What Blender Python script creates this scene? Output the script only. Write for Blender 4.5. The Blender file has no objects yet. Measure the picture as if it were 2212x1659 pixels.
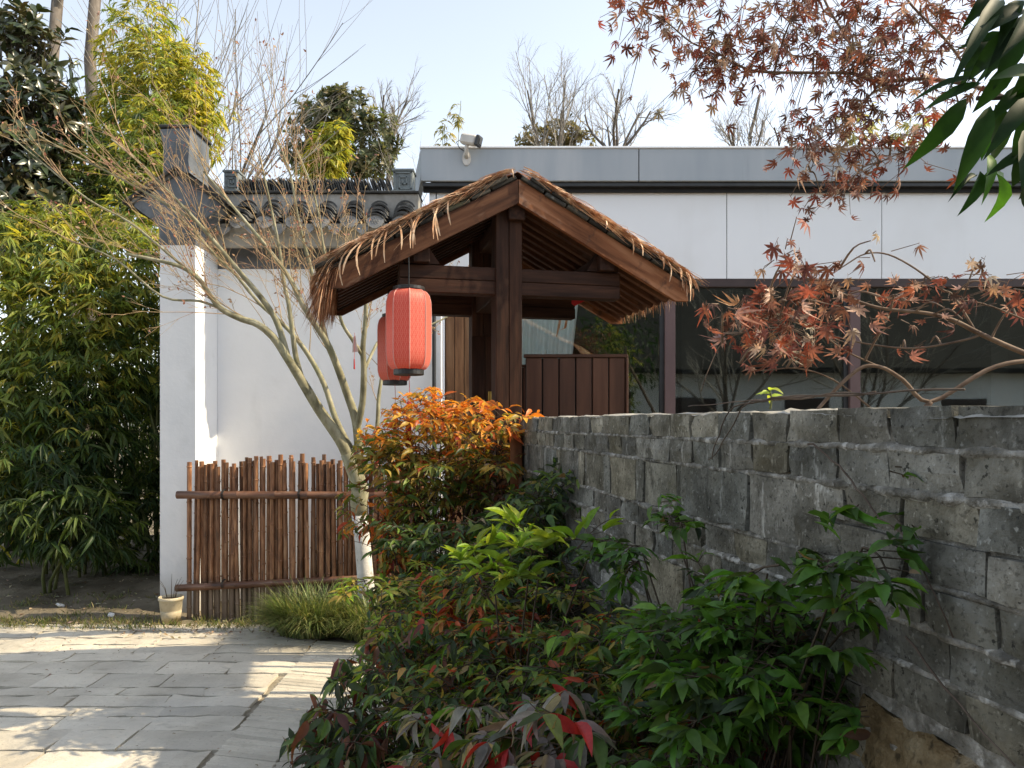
import bpy, math
import numpy as np
from mathutils import Vector, Matrix, Quaternion

R = math.radians
SC = bpy.context.scene
COL = SC.collection

# ------------------------------------------------------------------ camera
EYE = 1.5
cam_d = bpy.data.cameras.new('camera')
cam_d.sensor_width = 36.0
cam_d.lens = 27.03
cam_d.shift_y = 0.038
cam_d.clip_start = 0.05
cam_d.clip_end = 2000
cam = bpy.data.objects.new('camera', cam_d)
cam.location = (0, 0, EYE)
cam.rotation_euler = (R(90), 0, 0)
COL.objects.link(cam)
SC.camera = cam

# ------------------------------------------------------------------ world, sun, exposure
SUN_EL, SUN_FRONT = R(42), R(0.6)          # sun stands to the right, a little on the viewer's side
world = bpy.data.worlds.new('World')
SC.world = world
world.use_nodes = True
wn = world.node_tree
bg = wn.nodes['Background']
sky = wn.nodes.new('ShaderNodeTexSky')
sky.sky_type = 'NISHITA'
sky.sun_disc = False
sky.sun_elevation = SUN_EL
sky.sun_rotation = R(90) + SUN_FRONT
sky.air_density = 1.0
sky.dust_density = 1.2
sky.ozone_density = 1.0
hz = wn.nodes.new('ShaderNodeHueSaturation')      # thin winter haze: a paler sky
hz.inputs['Hue'].default_value = 0.494
hz.inputs['Saturation'].default_value = 0.46
hz.inputs['Value'].default_value = 1.15
wn.links.new(sky.outputs[0], hz.inputs['Color'])
wn.links.new(hz.outputs[0], bg.inputs[0])
bg.inputs[1].default_value = 0.15
sd = bpy.data.lights.new('sun', 'SUN')
sd.energy = 3.6
sd.angle = R(0.5)
sd.color = (1.0, 0.83, 0.57)
sun = bpy.data.objects.new('sun', sd)
sdir = Vector((math.cos(SUN_EL) * math.cos(SUN_FRONT), -math.cos(SUN_EL) * math.sin(SUN_FRONT), math.sin(SUN_EL)))
sun.rotation_euler = (-sdir).to_track_quat('-Z', 'Y').to_euler()
sun.location = (20, -2, 20)
COL.objects.link(sun)
SC.view_settings.view_transform = 'Standard'
SC.view_settings.look = 'None'
SC.view_settings.exposure = 0.93
SC.view_settings.gamma = 1.0
SC.render.engine = 'CYCLES'
SC.cycles.use_denoising = True
SC.cycles.max_bounces = 8
SC.cycles.transparent_max_bounces = 8
SC.cycles.sample_clamp_indirect = 6.0

# ------------------------------------------------------------------ helpers
def at(px, py, depth):
    """A point of the place from survey coordinates (2212 wide plan of the view) and its distance."""
    return Vector(((px - 1106) / 1661 * depth, depth, EYE - (py - 913.4) / 1661 * depth))

def unit(v):
    v = np.asarray(v, float)
    return v / (np.linalg.norm(v) + 1e-9)

def tag(o, label=None, cat=None, group=None, kind=None):
    if label: o['label'] = label
    if cat: o['category'] = cat
    if group: o['group'] = group
    if kind: o['kind'] = kind
    return o

def empty(name, loc, rz=0.0, parent=None):
    o = bpy.data.objects.new(name, None)
    o.empty_display_size = 0.1
    o.location = loc
    o.rotation_euler = (0, 0, rz)
    COL.objects.link(o)
    if parent: o.parent = parent
    return o

def wm(o):
    m = Matrix.Identity(4)
    while o is not None:
        m = o.matrix_basis @ m
        o = o.parent
    return m

def link(name, me, mat, parent=None, M=None, local=False, color=None):
    """Object from shared mesh data; M is its world matrix (or local matrix when local)."""
    o = bpy.data.objects.new(name, me)
    COL.objects.link(o)
    if mat is not None and not me.materials:
        me.materials.append(mat)
    if parent is not None:
        o.parent = parent
        if M is None: M = Matrix.Identity(4)
        o.matrix_basis = M if local else wm(parent).inverted() @ M
    elif M is not None:
        o.matrix_basis = M
    if color is not None:
        o.color = (*color[:3], 1.0)
    return o

class MB:
    def __init__(s):
        s.v = []; s.f = []; s.n = 0
    def add(s, vs, fs):
        vs = np.asarray(vs, float).reshape(-1, 3)
        s.v.append(vs)
        s.f.extend([tuple(i + s.n for i in f) for f in fs])
        s.n += len(vs)
        return s
    def box(s, c, size, rz=0.0, b=0.0, ry=0.0, rx=0.0):
        vs, fs = chamfer(size, b)
        if rz or ry or rx:
            m = np.array((Matrix.Rotation(rz, 3, 'Z') @ Matrix.Rotation(ry, 3, 'Y') @ Matrix.Rotation(rx, 3, 'X')))
            vs = vs @ m.T
        return s.add(vs + np.asarray(c, float), fs)
    def bb(s, x0, x1, y0, y1, z0, z1, b=0.0):
        return s.box(((x0 + x1) / 2, (y0 + y1) / 2, (z0 + z1) / 2), (abs(x1 - x0), abs(y1 - y0), abs(z1 - z0)), b=b)
    def tube(s, pts, radii, n=6, cap=True):
        vs, fs = tube_geo(pts, radii, n, cap)
        return s.add(vs, fs)
    def lathe(s, prof, n=16, c=(0, 0, 0), rot=0.0):
        vs = []
        for r, z in prof:
            for k in range(n):
                a = rot + 2 * math.pi * k / n
                vs.append((c[0] + r * math.cos(a), c[1] + r * math.sin(a), c[2] + z))
        fs = []
        for i in range(len(prof) - 1):
            for k in range(n):
                k2 = (k + 1) % n
                fs.append((i * n + k, i * n + k2, (i + 1) * n + k2, (i + 1) * n + k))
        return s.add(vs, fs)
    def prism(s, poly, axis, a0, a1):
        """poly: 2-D outline, extruded along axis (0,1,2) from a0 to a1; other axes in order."""
        oth = [i for i in range(3) if i != axis]
        vs = []
        for a in (a0, a1):
            for p in poly:
                q = [0, 0, 0]; q[axis] = a; q[oth[0]] = p[0]; q[oth[1]] = p[1]
                vs.append(q)
        n = len(poly)
        fs = [tuple(range(n))[::-1], tuple(range(n, 2 * n))]
        fs += [(k, (k + 1) % n, n + (k + 1) % n, n + k) for k in range(n)]
        return s.add(vs, fs)
    def mesh(s, name, smooth=False):
        me = bpy.data.meshes.new(name)
        v = np.concatenate(s.v) if s.v else np.zeros((0, 3))
        me.from_pydata(v.tolist(), [], s.f)
        if smooth:
            me.polygons.foreach_set('use_smooth', [True] * len(me.polygons))
        me.update()
        return me
    def build(s, name, mat, parent=None, smooth=False, kind=None, local=False):
        me = s.mesh(name, smooth)
        if parent is not None and not local:
            me.transform(wm(parent).inverted())
        me.materials.append(mat)
        o = bpy.data.objects.new(name, me)
        COL.objects.link(o)
        if parent is not None: o.parent = parent
        if kind: o['kind'] = kind
        return o

_CH = {}
def chamfer(size, b):
    hx, hy, hz = size[0] / 2, size[1] / 2, size[2] / 2
    h = (hx, hy, hz)
    S = [(x, y, z) for x in (-1, 1) for y in (-1, 1) for z in (-1, 1)]
    if b <= 0:
        vs = np.array([(s[0] * hx, s[1] * hy, s[2] * hz) for s in S])
        fs = [(0, 1, 3, 2), (4, 6, 7, 5), (0, 4, 5, 1), (2, 3, 7, 6), (0, 2, 6, 4), (1, 5, 7, 3)]
        return vs, fs
    b = min(b, min(h) * 0.6)
    vs = []
    for s in S:
        for a in range(3):
            vs.append([s[k] * (h[k] if k == a else h[k] - b) for k in range(3)])
    vs = np.array(vs)
    if 'f' not in _CH:
        idx = {s: i for i, s in enumerate(S)}
        fs = []
        for a in range(3):
            o = [k for k in range(3) if k != a]
            for t in (-1, 1):
                q = []
                for p, r in ((-1, -1), (1, -1), (1, 1), (-1, 1)):
                    s = [0, 0, 0]; s[a] = t; s[o[0]] = p; s[o[1]] = r
                    q.append(idx[tuple(s)] * 3 + a)
                fs.append(tuple(q))
        for c in range(3):
            a, d = [k for k in range(3) if k != c]
            for ta in (-1, 1):
                for td in (-1, 1):
                    s0 = [0, 0, 0]; s0[a] = ta; s0[d] = td; s0[c] = -1
                    s1 = list(s0); s1[c] = 1
                    i0, i1 = idx[tuple(s0)] * 3, idx[tuple(s1)] * 3
                    fs.append((i0 + a, i1 + a, i1 + d, i0 + d))
        for s in S:
            i = idx[s] * 3
            fs.append((i, i + 1, i + 2))
        out = []
        for f in fs:
            p = vs[list(f)]
            nrm = np.cross(p[1] - p[0], p[2] - p[0])
            out.append(f if np.dot(nrm, p.mean(0)) > 0 else f[::-1])
        _CH['f'] = out
    return vs, _CH['f']

def tube_geo(pts, radii, n=6, cap=True):
    P = np.asarray([tuple(p) for p in pts], float)
    k = len(P)
    rr = np.broadcast_to(np.asarray(radii, float), (k,))
    T = np.gradient(P, axis=0)
    T /= (np.linalg.norm(T, axis=1, keepdims=True) + 1e-9)
    ref = np.array((0.31, 0.17, 0.93)) if abs(T[:, 2]).mean() < 0.8 else np.array((0.9, 0.3, 0.1))
    A = np.cross(T, ref); A /= (np.linalg.norm(A, axis=1, keepdims=True) + 1e-9)
    B = np.cross(T, A)
    ang = np.arange(n) * 2 * math.pi / n
    vs = P[:, None, :] + rr[:, None, None] * (A[:, None, :] * np.cos(ang)[None, :, None] + B[:, None, :] * np.sin(ang)[None, :, None])
    vs = vs.reshape(-1, 3)
    fs = []
    for i in range(k - 1):
        for j in range(n):
            j2 = (j + 1) % n
            fs.append((i * n + j, (i + 1) * n + j, (i + 1) * n + j2, i * n + j2))
    if cap:
        fs.append(tuple(range(n)))
        fs.append(tuple(range((k - 1) * n, k * n))[::-1])
    return vs, fs

def beam(name, p0, p1, w, h, mat, parent=None, b=0.004, up=(0, 0, 1), local=False, rng=None):
    """Squared timber from p0 to p1 with its own frame: X along its length."""
    p0, p1 = Vector(p0), Vector(p1)
    x = (p1 - p0); L = x.length; x.normalize()
    z = Vector(up); z = (z - x * z.dot(x)).normalized()
    y = z.cross(x)
    M = Matrix((x, y, z)).transposed().to_4x4()
    M.translation = (p0 + p1) / 2
    mb = MB(); mb.box((0, 0, 0), (L, w, h), b=b)
    me = mb.mesh(name)
    return link(name, me, mat, parent, M, local)

# ------------------------------------------------------------------ materials
def nodes(name):
    m = bpy.data.materials.new(name)
    m.use_nodes = True
    nt = m.node_tree
    for n in list(nt.nodes): nt.nodes.remove(n)
    out = nt.nodes.new('ShaderNodeOutputMaterial')
    return m, nt, out

def N(nt, t, **kw):
    n = nt.nodes.new(t)
    for k, v in kw.items(): setattr(n, k, v)
    return n

def ramp_node(nt, stops):
    r = N(nt, 'ShaderNodeValToRGB')
    e = r.color_ramp.elements
    while len(e) < len(stops): e.new(0.5)
    for i, (p, c) in enumerate(stops):
        e[i].position = p
        e[i].color = (*c[:3], 1.0)
    return r

def coords(nt, kind, stretch):
    if kind == 'obj':
        tc = N(nt, 'ShaderNodeTexCoord'); src = tc.outputs['Object']
        oi = N(nt, 'ShaderNodeObjectInfo')
        mu = N(nt, 'ShaderNodeMath', operation='MULTIPLY'); mu.inputs[1].default_value = 37.0
        nt.links.new(oi.outputs['Random'], mu.inputs[0])
        ad = N(nt, 'ShaderNodeVectorMath', operation='ADD')
        nt.links.new(src, ad.inputs[0]); nt.links.new(mu.outputs[0], ad.inputs[1]); src = ad.outputs[0]
    else:
        g = N(nt, 'ShaderNodeNewGeometry'); src = g.outputs['Position']
    vm = N(nt, 'ShaderNodeVectorMath', operation='MULTIPLY')
    vm.inputs[1].default_value = stretch
    nt.links.new(src, vm.inputs[0])
    return vm.outputs[0]

def noise(nt, vec, scale, detail=3, rough=0.6):
    n = N(nt, 'ShaderNodeTexNoise')
    n.inputs['Scale'].default_value = scale
    n.inputs['Detail'].default_value = detail
    n.inputs['Roughness'].default_value = rough
    nt.links.new(vec, n.inputs['Vector'])
    return n.outputs['Fac']

def pmat(name, cols, scale=4.0, stretch=(1, 1, 1), coord='pos', rough=0.8, spec=0.3, bump=0.3, bscale=40.0,
         bdist=0.004, layers=(), rand=0.0, detail=4, metal=0.0, zmix=None, bstretch=None, tints=None):
    m, nt, out = nodes(name)
    L = nt.links.new
    bs = N(nt, 'ShaderNodeBsdfPrincipled')
    L(bs.outputs[0], out.inputs[0])
    vec = coords(nt, coord, stretch)
    f = noise(nt, vec, scale, detail)
    k = len(cols)
    stops = [(0.32 + 0.36 * i / max(k - 1, 1), c) for i, c in enumerate(cols)]
    rp = ramp_node(nt, stops)
    L(f, rp.inputs[0])
    colr = rp.outputs[0]
    for ly in layers:
        v2 = coords(nt, ly.get('coord', coord), ly.get('stretch', (1, 1, 1)))
        f2 = noise(nt, v2, ly['scale'], ly.get('detail', 3.5), ly.get('nr', 0.6))
        mr = N(nt, 'ShaderNodeMapRange')
        mr.inputs[1].default_value = ly['lo']; mr.inputs[2].default_value = ly['hi']
        mr.inputs[4].default_value = ly.get('amt', 1.0)
        L(f2, mr.inputs[0])
        mx = N(nt, 'ShaderNodeMixRGB')
        L(mr.outputs[0], mx.inputs[0]); L(colr, mx.inputs[1])
        mx.inputs[2].default_value = (*ly['color'], 1)
        colr = mx.outputs[0]
    if zmix:                                   # a band of another colour below a height (weathered foot)
        g = N(nt, 'ShaderNodeNewGeometry'); sx = N(nt, 'ShaderNodeSeparateXYZ')
        L(g.outputs['Position'], sx.inputs[0])
        mr = N(nt, 'ShaderNodeMapRange')
        mr.inputs[1].default_value = zmix[0]; mr.inputs[2].default_value = zmix[1]
        L(sx.outputs[2], mr.inputs[0])
        mx = N(nt, 'ShaderNodeMixRGB')
        L(mr.outputs[0], mx.inputs[0]); L(colr, mx.inputs[2])
        mx.inputs[1].default_value = (*zmix[2], 1)
        colr = mx.outputs[0]
    if rand:
        oi = N(nt, 'ShaderNodeObjectInfo')
        mr = N(nt, 'ShaderNodeMapRange')
        mr.inputs[3].default_value = 1 - rand; mr.inputs[4].default_value = 1 + rand
        L(oi.outputs['Random'], mr.inputs[0])
        hs = N(nt, 'ShaderNodeHueSaturation')
        L(mr.outputs[0], hs.inputs['Value']); L(colr, hs.inputs['Color'])
        colr = hs.outputs[0]
    if tints:                                  # every piece its own cast of colour
        oi = N(nt, 'ShaderNodeObjectInfo')
        ml = N(nt, 'ShaderNodeMath', operation='MULTIPLY'); ml.inputs[1].default_value = 7.31
        fr = N(nt, 'ShaderNodeMath', operation='FRACT')
        L(oi.outputs['Random'], ml.inputs[0]); L(ml.outputs[0], fr.inputs[0])
        rt = ramp_node(nt, [((i + .5) / len(tints), t) for i, t in enumerate(tints)])
        L(fr.outputs[0], rt.inputs[0])
        mt = N(nt, 'ShaderNodeMixRGB', blend_type='MULTIPLY'); mt.inputs[0].default_value = 1.0
        L(colr, mt.inputs[1]); L(rt.outputs[0], mt.inputs[2]); colr = mt.outputs[0]
    L(colr, bs.inputs['Base Color'])
    bs.inputs['Roughness'].default_value = rough
    bs.inputs['Specular IOR Level'].default_value = spec
    bs.inputs['Metallic'].default_value = metal
    if bump:
        v3 = coords(nt, coord, bstretch or stretch)
        f3 = noise(nt, v3, bscale, 3.5, 0.65)
        bp = N(nt, 'ShaderNodeBump')
        bp.inputs['Strength'].default_value = bump
        bp.inputs['Distance'].default_value = bdist
        L(f3, bp.inputs['Height']); L(bp.outputs[0], bs.inputs['Normal'])
    return m

def lmat(name, src='attr', transl=0.35, rough=0.45, spec=0.35, tint=(1.15, 1.1, 0.55), vary=0.25):
    """Leaf: surface plus light coming through; colour from the leaf itself."""
    m, nt, out = nodes(name)
    L = nt.links.new
    if src == 'attr':
        a = N(nt, 'ShaderNodeAttribute'); a.attribute_name = 'col'; c = a.outputs['Color']
    else:
        a = N(nt, 'ShaderNodeObjectInfo'); c = a.outputs['Color']
    vec = coords(nt, 'pos', (1, 1, 1))
    f = noise(nt, vec, 60.0, 3)
    mr = N(nt, 'ShaderNodeMapRange')
    mr.inputs[1].default_value = 0.3; mr.inputs[2].default_value = 0.7
    mr.inputs[3].default_value = 1 - vary; mr.inputs[4].default_value = 1 + vary
    L(f, mr.inputs[0])
    hs = N(nt, 'ShaderNodeHueSaturation'); L(c, hs.inputs['Color']); L(mr.outputs[0], hs.inputs['Value'])
    bs = N(nt, 'ShaderNodeBsdfPrincipled')
    L(hs.outputs[0], bs.inputs['Base Color'])
    bs.inputs['Roughness'].default_value = rough
    bs.inputs['Specular IOR Level'].default_value = spec
    tr = N(nt, 'ShaderNodeBsdfTranslucent')
    mu = N(nt, 'ShaderNodeMixRGB', blend_type='MULTIPLY'); mu.inputs[0].default_value = 1.0
    L(hs.outputs[0], mu.inputs[1]); mu.inputs[2].default_value = (tint[0] * 1.6, tint[1] * 1.6, tint[2] * 1.6, 1)
    L(mu.outputs[0], tr.inputs[0])
    mx = N(nt, 'ShaderNodeMixShader'); mx.inputs[0].default_value = transl
    L(bs.outputs[0], mx.inputs[1]); L(tr.outputs[0], mx.inputs[2]); L(mx.outputs[0], out.inputs[0])
    return m

def glass_mat(name):
    m, nt, out = nodes(name)
    L = nt.links.new
    fr = N(nt, 'ShaderNodeFresnel'); fr.inputs[0].default_value = 1.5
    vec = coords(nt, 'pos', (1, 1, 1))
    f = noise(nt, vec, 1.3, 2)
    bp = N(nt, 'ShaderNodeBump'); bp.inputs['Strength'].default_value = 0.05; bp.inputs['Distance'].default_value = 0.02
    L(f, bp.inputs['Height'])
    gl = N(nt, 'ShaderNodeBsdfGlossy'); gl.inputs['Roughness'].default_value = 0.02
    gl.inputs[0].default_value = (0.86, 0.95, 0.93, 1)
    L(bp.outputs[0], gl.inputs['Normal'])
    tr = N(nt, 'ShaderNodeBsdfTransparent'); tr.inputs[0].default_value = (0.95, 0.965, 0.955, 1)
    mx = N(nt, 'ShaderNodeMixShader')
    mr = N(nt, 'ShaderNodeMapRange'); mr.inputs[3].default_value = 0.055; mr.inputs[4].default_value = 1.0
    L(fr.outputs[0], mr.inputs[0]); L(mr.outputs[0], mx.inputs[0])
    L(tr.outputs[0], mx.inputs[1]); L(gl.outputs[0], mx.inputs[2]); L(mx.outputs[0], out.inputs[0])
    return m

M = {}
M['white_wall'] = pmat('limewash', [(.80, .82, .84), (.86, .87, .88), (.83, .845, .86)], 1.1, rough=.9, bump=.15, bscale=14, bdist=.01,
    layers=[dict(color=(.50, .495, .47), scale=3.4, lo=.56, hi=.78, amt=.38, stretch=(1, 1, .20)), dict(color=(.62, .60, .55), scale=1.0, lo=.55, hi=.72, amt=.35),
            dict(color=(.80, .80, .80), scale=9, lo=.6, hi=.75, amt=.3)])
M['white_wall_foot'] = pmat('limewash_pillar', [(.72, .735, .75), (.81, .82, .83)], 1.6, rough=.9, bump=.25, bscale=10, bdist=.012,
    layers=[dict(color=(.36, .35, .32), scale=2.2, lo=.60, hi=.80, amt=.4),
            dict(color=(.40, .40, .39), scale=6.0, lo=.68, hi=.74, amt=.35, stretch=(1, 1, .4))],
    zmix=(.0, .34, (.36, .34, .30)))
M['grey_plaster'] = pmat('grey_plaster', [(.075, .085, .096), (.12, .132, .147), (.17, .183, .197)], 3.0, rough=.88, bump=.3, bscale=20,
    layers=[dict(color=(.05, .055, .06), scale=5, lo=.6, hi=.75, amt=.6)])
M['eave_plaster'] = pmat('eave_plaster', [(.19, .18, .16), (.30, .29, .265), (.38, .37, .34)], 4.0, rough=.9, bump=.35, bscale=24,
    layers=[dict(color=(.07, .065, .055), scale=7, lo=.56, hi=.72, amt=.7, stretch=(1, 1, .4)),
            dict(color=(.46, .41, .28), scale=1.4, lo=.55, hi=.75, amt=.4)])
M['band'] = pmat('band_painted_shade', [(.10, .105, .115), (.16, .165, .175)], 3, rough=.85)  # shade of the recess under the eave is put into this dark grey
M['tile'] = pmat('grey_roof_tile', [(.028, .028, .028), (.06, .06, .058), (.11, .11, .105)], 9, rough=.85, bump=.4, bscale=60, rand=.35,
    layers=[dict(color=(.25, .245, .23), scale=12, lo=.6, hi=.72, amt=.7)])
M['tile_pale'] = pmat('grey_tile_ornament', [(.18, .18, .175), (.30, .30, .29)], 14, rough=.85, bump=.5, bscale=70, rand=.15,
    layers=[dict(color=(.06, .06, .055), scale=18, lo=.55, hi=.7, amt=.7)])
M['fret'] = pmat('fret_block_paint', [(.15, .175, .18), (.21, .235, .24)], 8, rough=.8,
    layers=[dict(color=(.08, .09, .095), scale=12, lo=.58, hi=.72, amt=.6)])
M['panel'] = pmat('white_cladding', [(.78, .795, .81), (.81, .825, .84)], .7, rough=.6, spec=.4, bump=.03, bscale=30,
    layers=[dict(color=(.60, .60, .58), scale=3.0, lo=.56, hi=.80, amt=.28, stretch=(1, 1, .12)), dict(color=(.55, .53, .49), scale=1.0, lo=.58, hi=.8, amt=.25)])
M['fascia'] = pmat('grey_metal_fascia', [(.30, .335, .365), (.345, .375, .40), (.385, .41, .43)], 2.0, stretch=(1, 1, .25), rough=.5, spec=.4, bump=.05, bscale=25,
    layers=[dict(color=(.48, .49, .49), scale=4, lo=.57, hi=.75, amt=.45, stretch=(1, 1, .12)),
            dict(color=(.20, .225, .245), scale=6, lo=.60, hi=.78, amt=.5, stretch=(1, 1, .15))])
M['gutter'] = pmat('black_gutter', [(.016, .017, .018), (.03, .031, .033)], 8, rough=.4, spec=.5, bump=0)
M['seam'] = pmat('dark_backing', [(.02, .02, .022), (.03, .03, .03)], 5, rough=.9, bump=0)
M['frame'] = pmat('maroon_window_frame', [(.115, .072, .070), (.15, .095, .09)], 5, stretch=(1, 1, .3), rough=.5, spec=.4, bump=.05)
M['frame_dark'] = pmat('dark_window_frame', [(.035, .022, .020), (.055, .034, .03)], 5, rough=.5, spec=.4, bump=.05)
M['glass'] = glass_mat('window_glass')
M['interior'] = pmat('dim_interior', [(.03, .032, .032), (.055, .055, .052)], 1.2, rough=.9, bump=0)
M['curtain'] = pmat('white_curtain', [(.80, .84, .82), (.87, .90, .88)], 6, stretch=(1, 1, .2), rough=.85, bump=.1)
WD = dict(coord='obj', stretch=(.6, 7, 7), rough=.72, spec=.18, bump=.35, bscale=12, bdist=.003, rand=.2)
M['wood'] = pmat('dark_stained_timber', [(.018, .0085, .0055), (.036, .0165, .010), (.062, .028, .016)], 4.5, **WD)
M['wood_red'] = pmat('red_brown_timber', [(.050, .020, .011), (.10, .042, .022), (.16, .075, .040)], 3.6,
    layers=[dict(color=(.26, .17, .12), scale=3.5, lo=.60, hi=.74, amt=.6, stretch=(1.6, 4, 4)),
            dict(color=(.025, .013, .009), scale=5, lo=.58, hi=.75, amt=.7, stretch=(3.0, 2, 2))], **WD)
M['wood_red_lit'] = pmat('sunlit_red_timber', [(.095, .036, .016), (.20, .080, .036), (.29, .135, .068)], 3.6,  # brighter red timber: sunlight and shadow streaks of the right bargeboard put into colour
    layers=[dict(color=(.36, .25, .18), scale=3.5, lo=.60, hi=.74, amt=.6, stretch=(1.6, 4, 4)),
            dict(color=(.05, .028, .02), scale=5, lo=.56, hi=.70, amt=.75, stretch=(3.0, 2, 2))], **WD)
M['door_wood'] = pmat('brown_door_board', [(.052, .022, .012), (.078, .033, .018), (.10, .045, .025)], 3.0, coord='obj', stretch=(.5, 6, 6), rough=.55, spec=.35, bump=.15, bscale=10, rand=.12)
M['old_door'] = pmat('weathered_door_board', [(.08, .038, .018), (.16, .082, .04), (.22, .13, .07)], 3.0, coord='obj', stretch=(.6, 5, 5), rough=.7, bump=.3, bscale=10, rand=.3)
M['shingle'] = pmat('mossy_shingle', [(.016, .015, .013), (.035, .033, .028), (.06, .056, .045)], 12, rough=.9, bump=.5, bscale=50, rand=.4,
    layers=[dict(color=(.09, .085, .035), scale=6, lo=.58, hi=.72, amt=.5), dict(color=(.2, .2, .18), scale=20, lo=.66, hi=.76, amt=.5)])
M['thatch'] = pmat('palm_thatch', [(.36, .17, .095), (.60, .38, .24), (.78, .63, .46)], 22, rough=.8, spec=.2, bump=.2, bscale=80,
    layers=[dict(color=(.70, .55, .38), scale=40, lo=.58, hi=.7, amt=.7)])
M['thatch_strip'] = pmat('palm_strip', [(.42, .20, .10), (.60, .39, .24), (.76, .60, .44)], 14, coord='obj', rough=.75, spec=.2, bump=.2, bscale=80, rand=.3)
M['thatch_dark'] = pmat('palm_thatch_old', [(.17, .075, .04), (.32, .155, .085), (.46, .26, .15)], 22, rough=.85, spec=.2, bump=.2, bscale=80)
M['black_iron'] = pmat('black_iron', [(.012, .013, .013), (.03, .03, .03)], 20, rough=.45, spec=.5, bump=.1)
M['brass'] = pmat('brass', [(.30, .20, .05), (.42, .30, .09)], 20, rough=.35, metal=.9, bump=.1)
M['bamboo_cane'] = pmat('varnished_bamboo', [(.095, .042, .019), (.20, .090, .042), (.32, .165, .080)], 9, coord='obj', stretch=(5, 5, .9), rough=.42, spec=.5, bump=.25, bscale=14, rand=.45,
    layers=[dict(color=(.34, .21, .12), scale=6, lo=.60, hi=.72, amt=.6, stretch=(4, 4, .8)),
            dict(color=(.022, .013, .009), scale=5, lo=.58, hi=.7, amt=.7, stretch=(4, 4, .6))], zmix=(.245, .30, (.17, .125, .09)))
M['bamboo_rail'] = pmat('red_bamboo_rail', [(.075, .032, .018), (.14, .066, .038), (.20, .105, .065)], 4, coord='obj', stretch=(.9, 6, 6), rough=.45, spec=.45, bump=.2, bscale=16,
    layers=[dict(color=(.34, .24, .17), scale=5, lo=.58, hi=.7, amt=.55, stretch=(1, 6, 6)), dict(color=(.03, .017, .011), scale=3, lo=.6, hi=.7, amt=.7, stretch=(1.5, 3, 3))])
M['pot'] = pmat('cream_plastic_pot', [(.42, .36, .24), (.55, .48, .34), (.60, .55, .42)], 8, rough=.6, bump=.15,
    layers=[dict(color=(.20, .15, .09), scale=10, lo=.56, hi=.7, amt=.7)])
M['soil'] = pmat('soil', [(.035, .028, .02), (.075, .06, .042), (.12, .10, .072)], 5, rough=.95, spec=.1, bump=.7, bscale=60, bdist=.015)
M['earth'] = pmat('trodden_earth', [(.10, .085, .06), (.17, .145, .105), (.24, .205, .15)], 2.2, rough=.95, spec=.1, bump=.6, bscale=36, bdist=.02,
    layers=[dict(color=(.07, .085, .03), scale=3.2, lo=.54, hi=.72, amt=.6), dict(color=(.05, .042, .03), scale=1.3, lo=.56, hi=.72, amt=.5)])
M['slab'] = pmat('worn_paving_stone', [(.44, .405, .335), (.53, .49, .41), (.60, .56, .47)], 2.4, rough=.88, spec=.2, bump=.75, bscale=30, bdist=.010, rand=.13, bstretch=(.8, 1.5, 1),
    layers=[dict(color=(.27, .25, .20), scale=9, lo=.60, hi=.70, amt=.45, stretch=(.6, 1.5, 1)), dict(color=(.22, .205, .17), scale=60, lo=.62, hi=.68, amt=.5), dict(color=(.62, .575, .48), scale=14, lo=.58, hi=.7, amt=.4),
            dict(color=(.46, .455, .43), scale=.9, lo=.5, hi=.7, amt=.4)])
M['joint'] = pmat('joint_dirt', [(.16, .14, .105), (.26, .235, .185), (.36, .33, .27)], 8, rough=.95, spec=.1, bump=.6, bscale=60, bdist=.008,
    layers=[dict(color=(.08, .09, .035), scale=4, lo=.60, hi=.72, amt=.6)])
M['brick'] = pmat('grey_city_brick', [(.085, .082, .070), (.165, .160, .142), (.28, .272, .245)], 11, rough=.92, spec=.15, bump=.9, bscale=75, bdist=.006, rand=.30, detail=6,
    tints=[(1, .97, .88), (.78, .84, .88), (.95, .95, .93), (1, .95, .80), (.86, .90, .92), (.70, .70, .68), (1, 1, .98)],
    layers=[dict(color=(.50, .495, .47), scale=30, lo=.60, hi=.70, amt=.65, stretch=(1, 1, .30), nr=.75),
            dict(color=(.045, .043, .036), scale=15, lo=.56, hi=.69, amt=.7, stretch=(1, 1, .45), nr=.75),
            dict(color=(.11, .10, .068), scale=4.5, lo=.56, hi=.70, amt=.55), dict(color=(.05, .048, .042), scale=110, lo=.55, hi=.66, amt=.6), dict(color=(.42, .415, .39), scale=95, lo=.60, hi=.68, amt=.5),
            dict(color=(.025, .025, .022), scale=70, lo=.64, hi=.68, amt=.85)])
M['mortar'] = pmat('lime_mortar', [(.08, .075, .062), (.20, .192, .17), (.40, .39, .36)], 26, rough=.95, spec=.1, bump=1.0, bscale=90, bdist=.010, detail=6,
    layers=[dict(color=(.045, .042, .035), scale=9, lo=.54, hi=.68, amt=.75), dict(color=(.60, .59, .56), scale=30, lo=.58, hi=.68, amt=.7)])
M['cap_mortar'] = pmat('cap_mortar', [(.20, .195, .17), (.32, .31, .28), (.44, .43, .40)], 16, rough=.95, spec=.1, bump=.8, bscale=50, bdist=.008)
M['granite'] = pmat('yellow_rough_stone', [(.10, .072, .038), (.20, .15, .085), (.30, .245, .155)], 22, rough=.95, spec=.15, bump=1.0, bscale=48, bdist=.014,
    layers=[dict(color=(.035, .028, .018), scale=34, lo=.56, hi=.66, amt=.8), dict(color=(.17, .17, .16), scale=2.5, lo=.55, hi=.7, amt=.6)])
M['greystone'] = pmat('grey_rough_stone', [(.055, .057, .058), (.11, .112, .112), (.17, .17, .165)], 12, rough=.95, spec=.15, bump=.9, bscale=40, bdist=.014)
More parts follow.
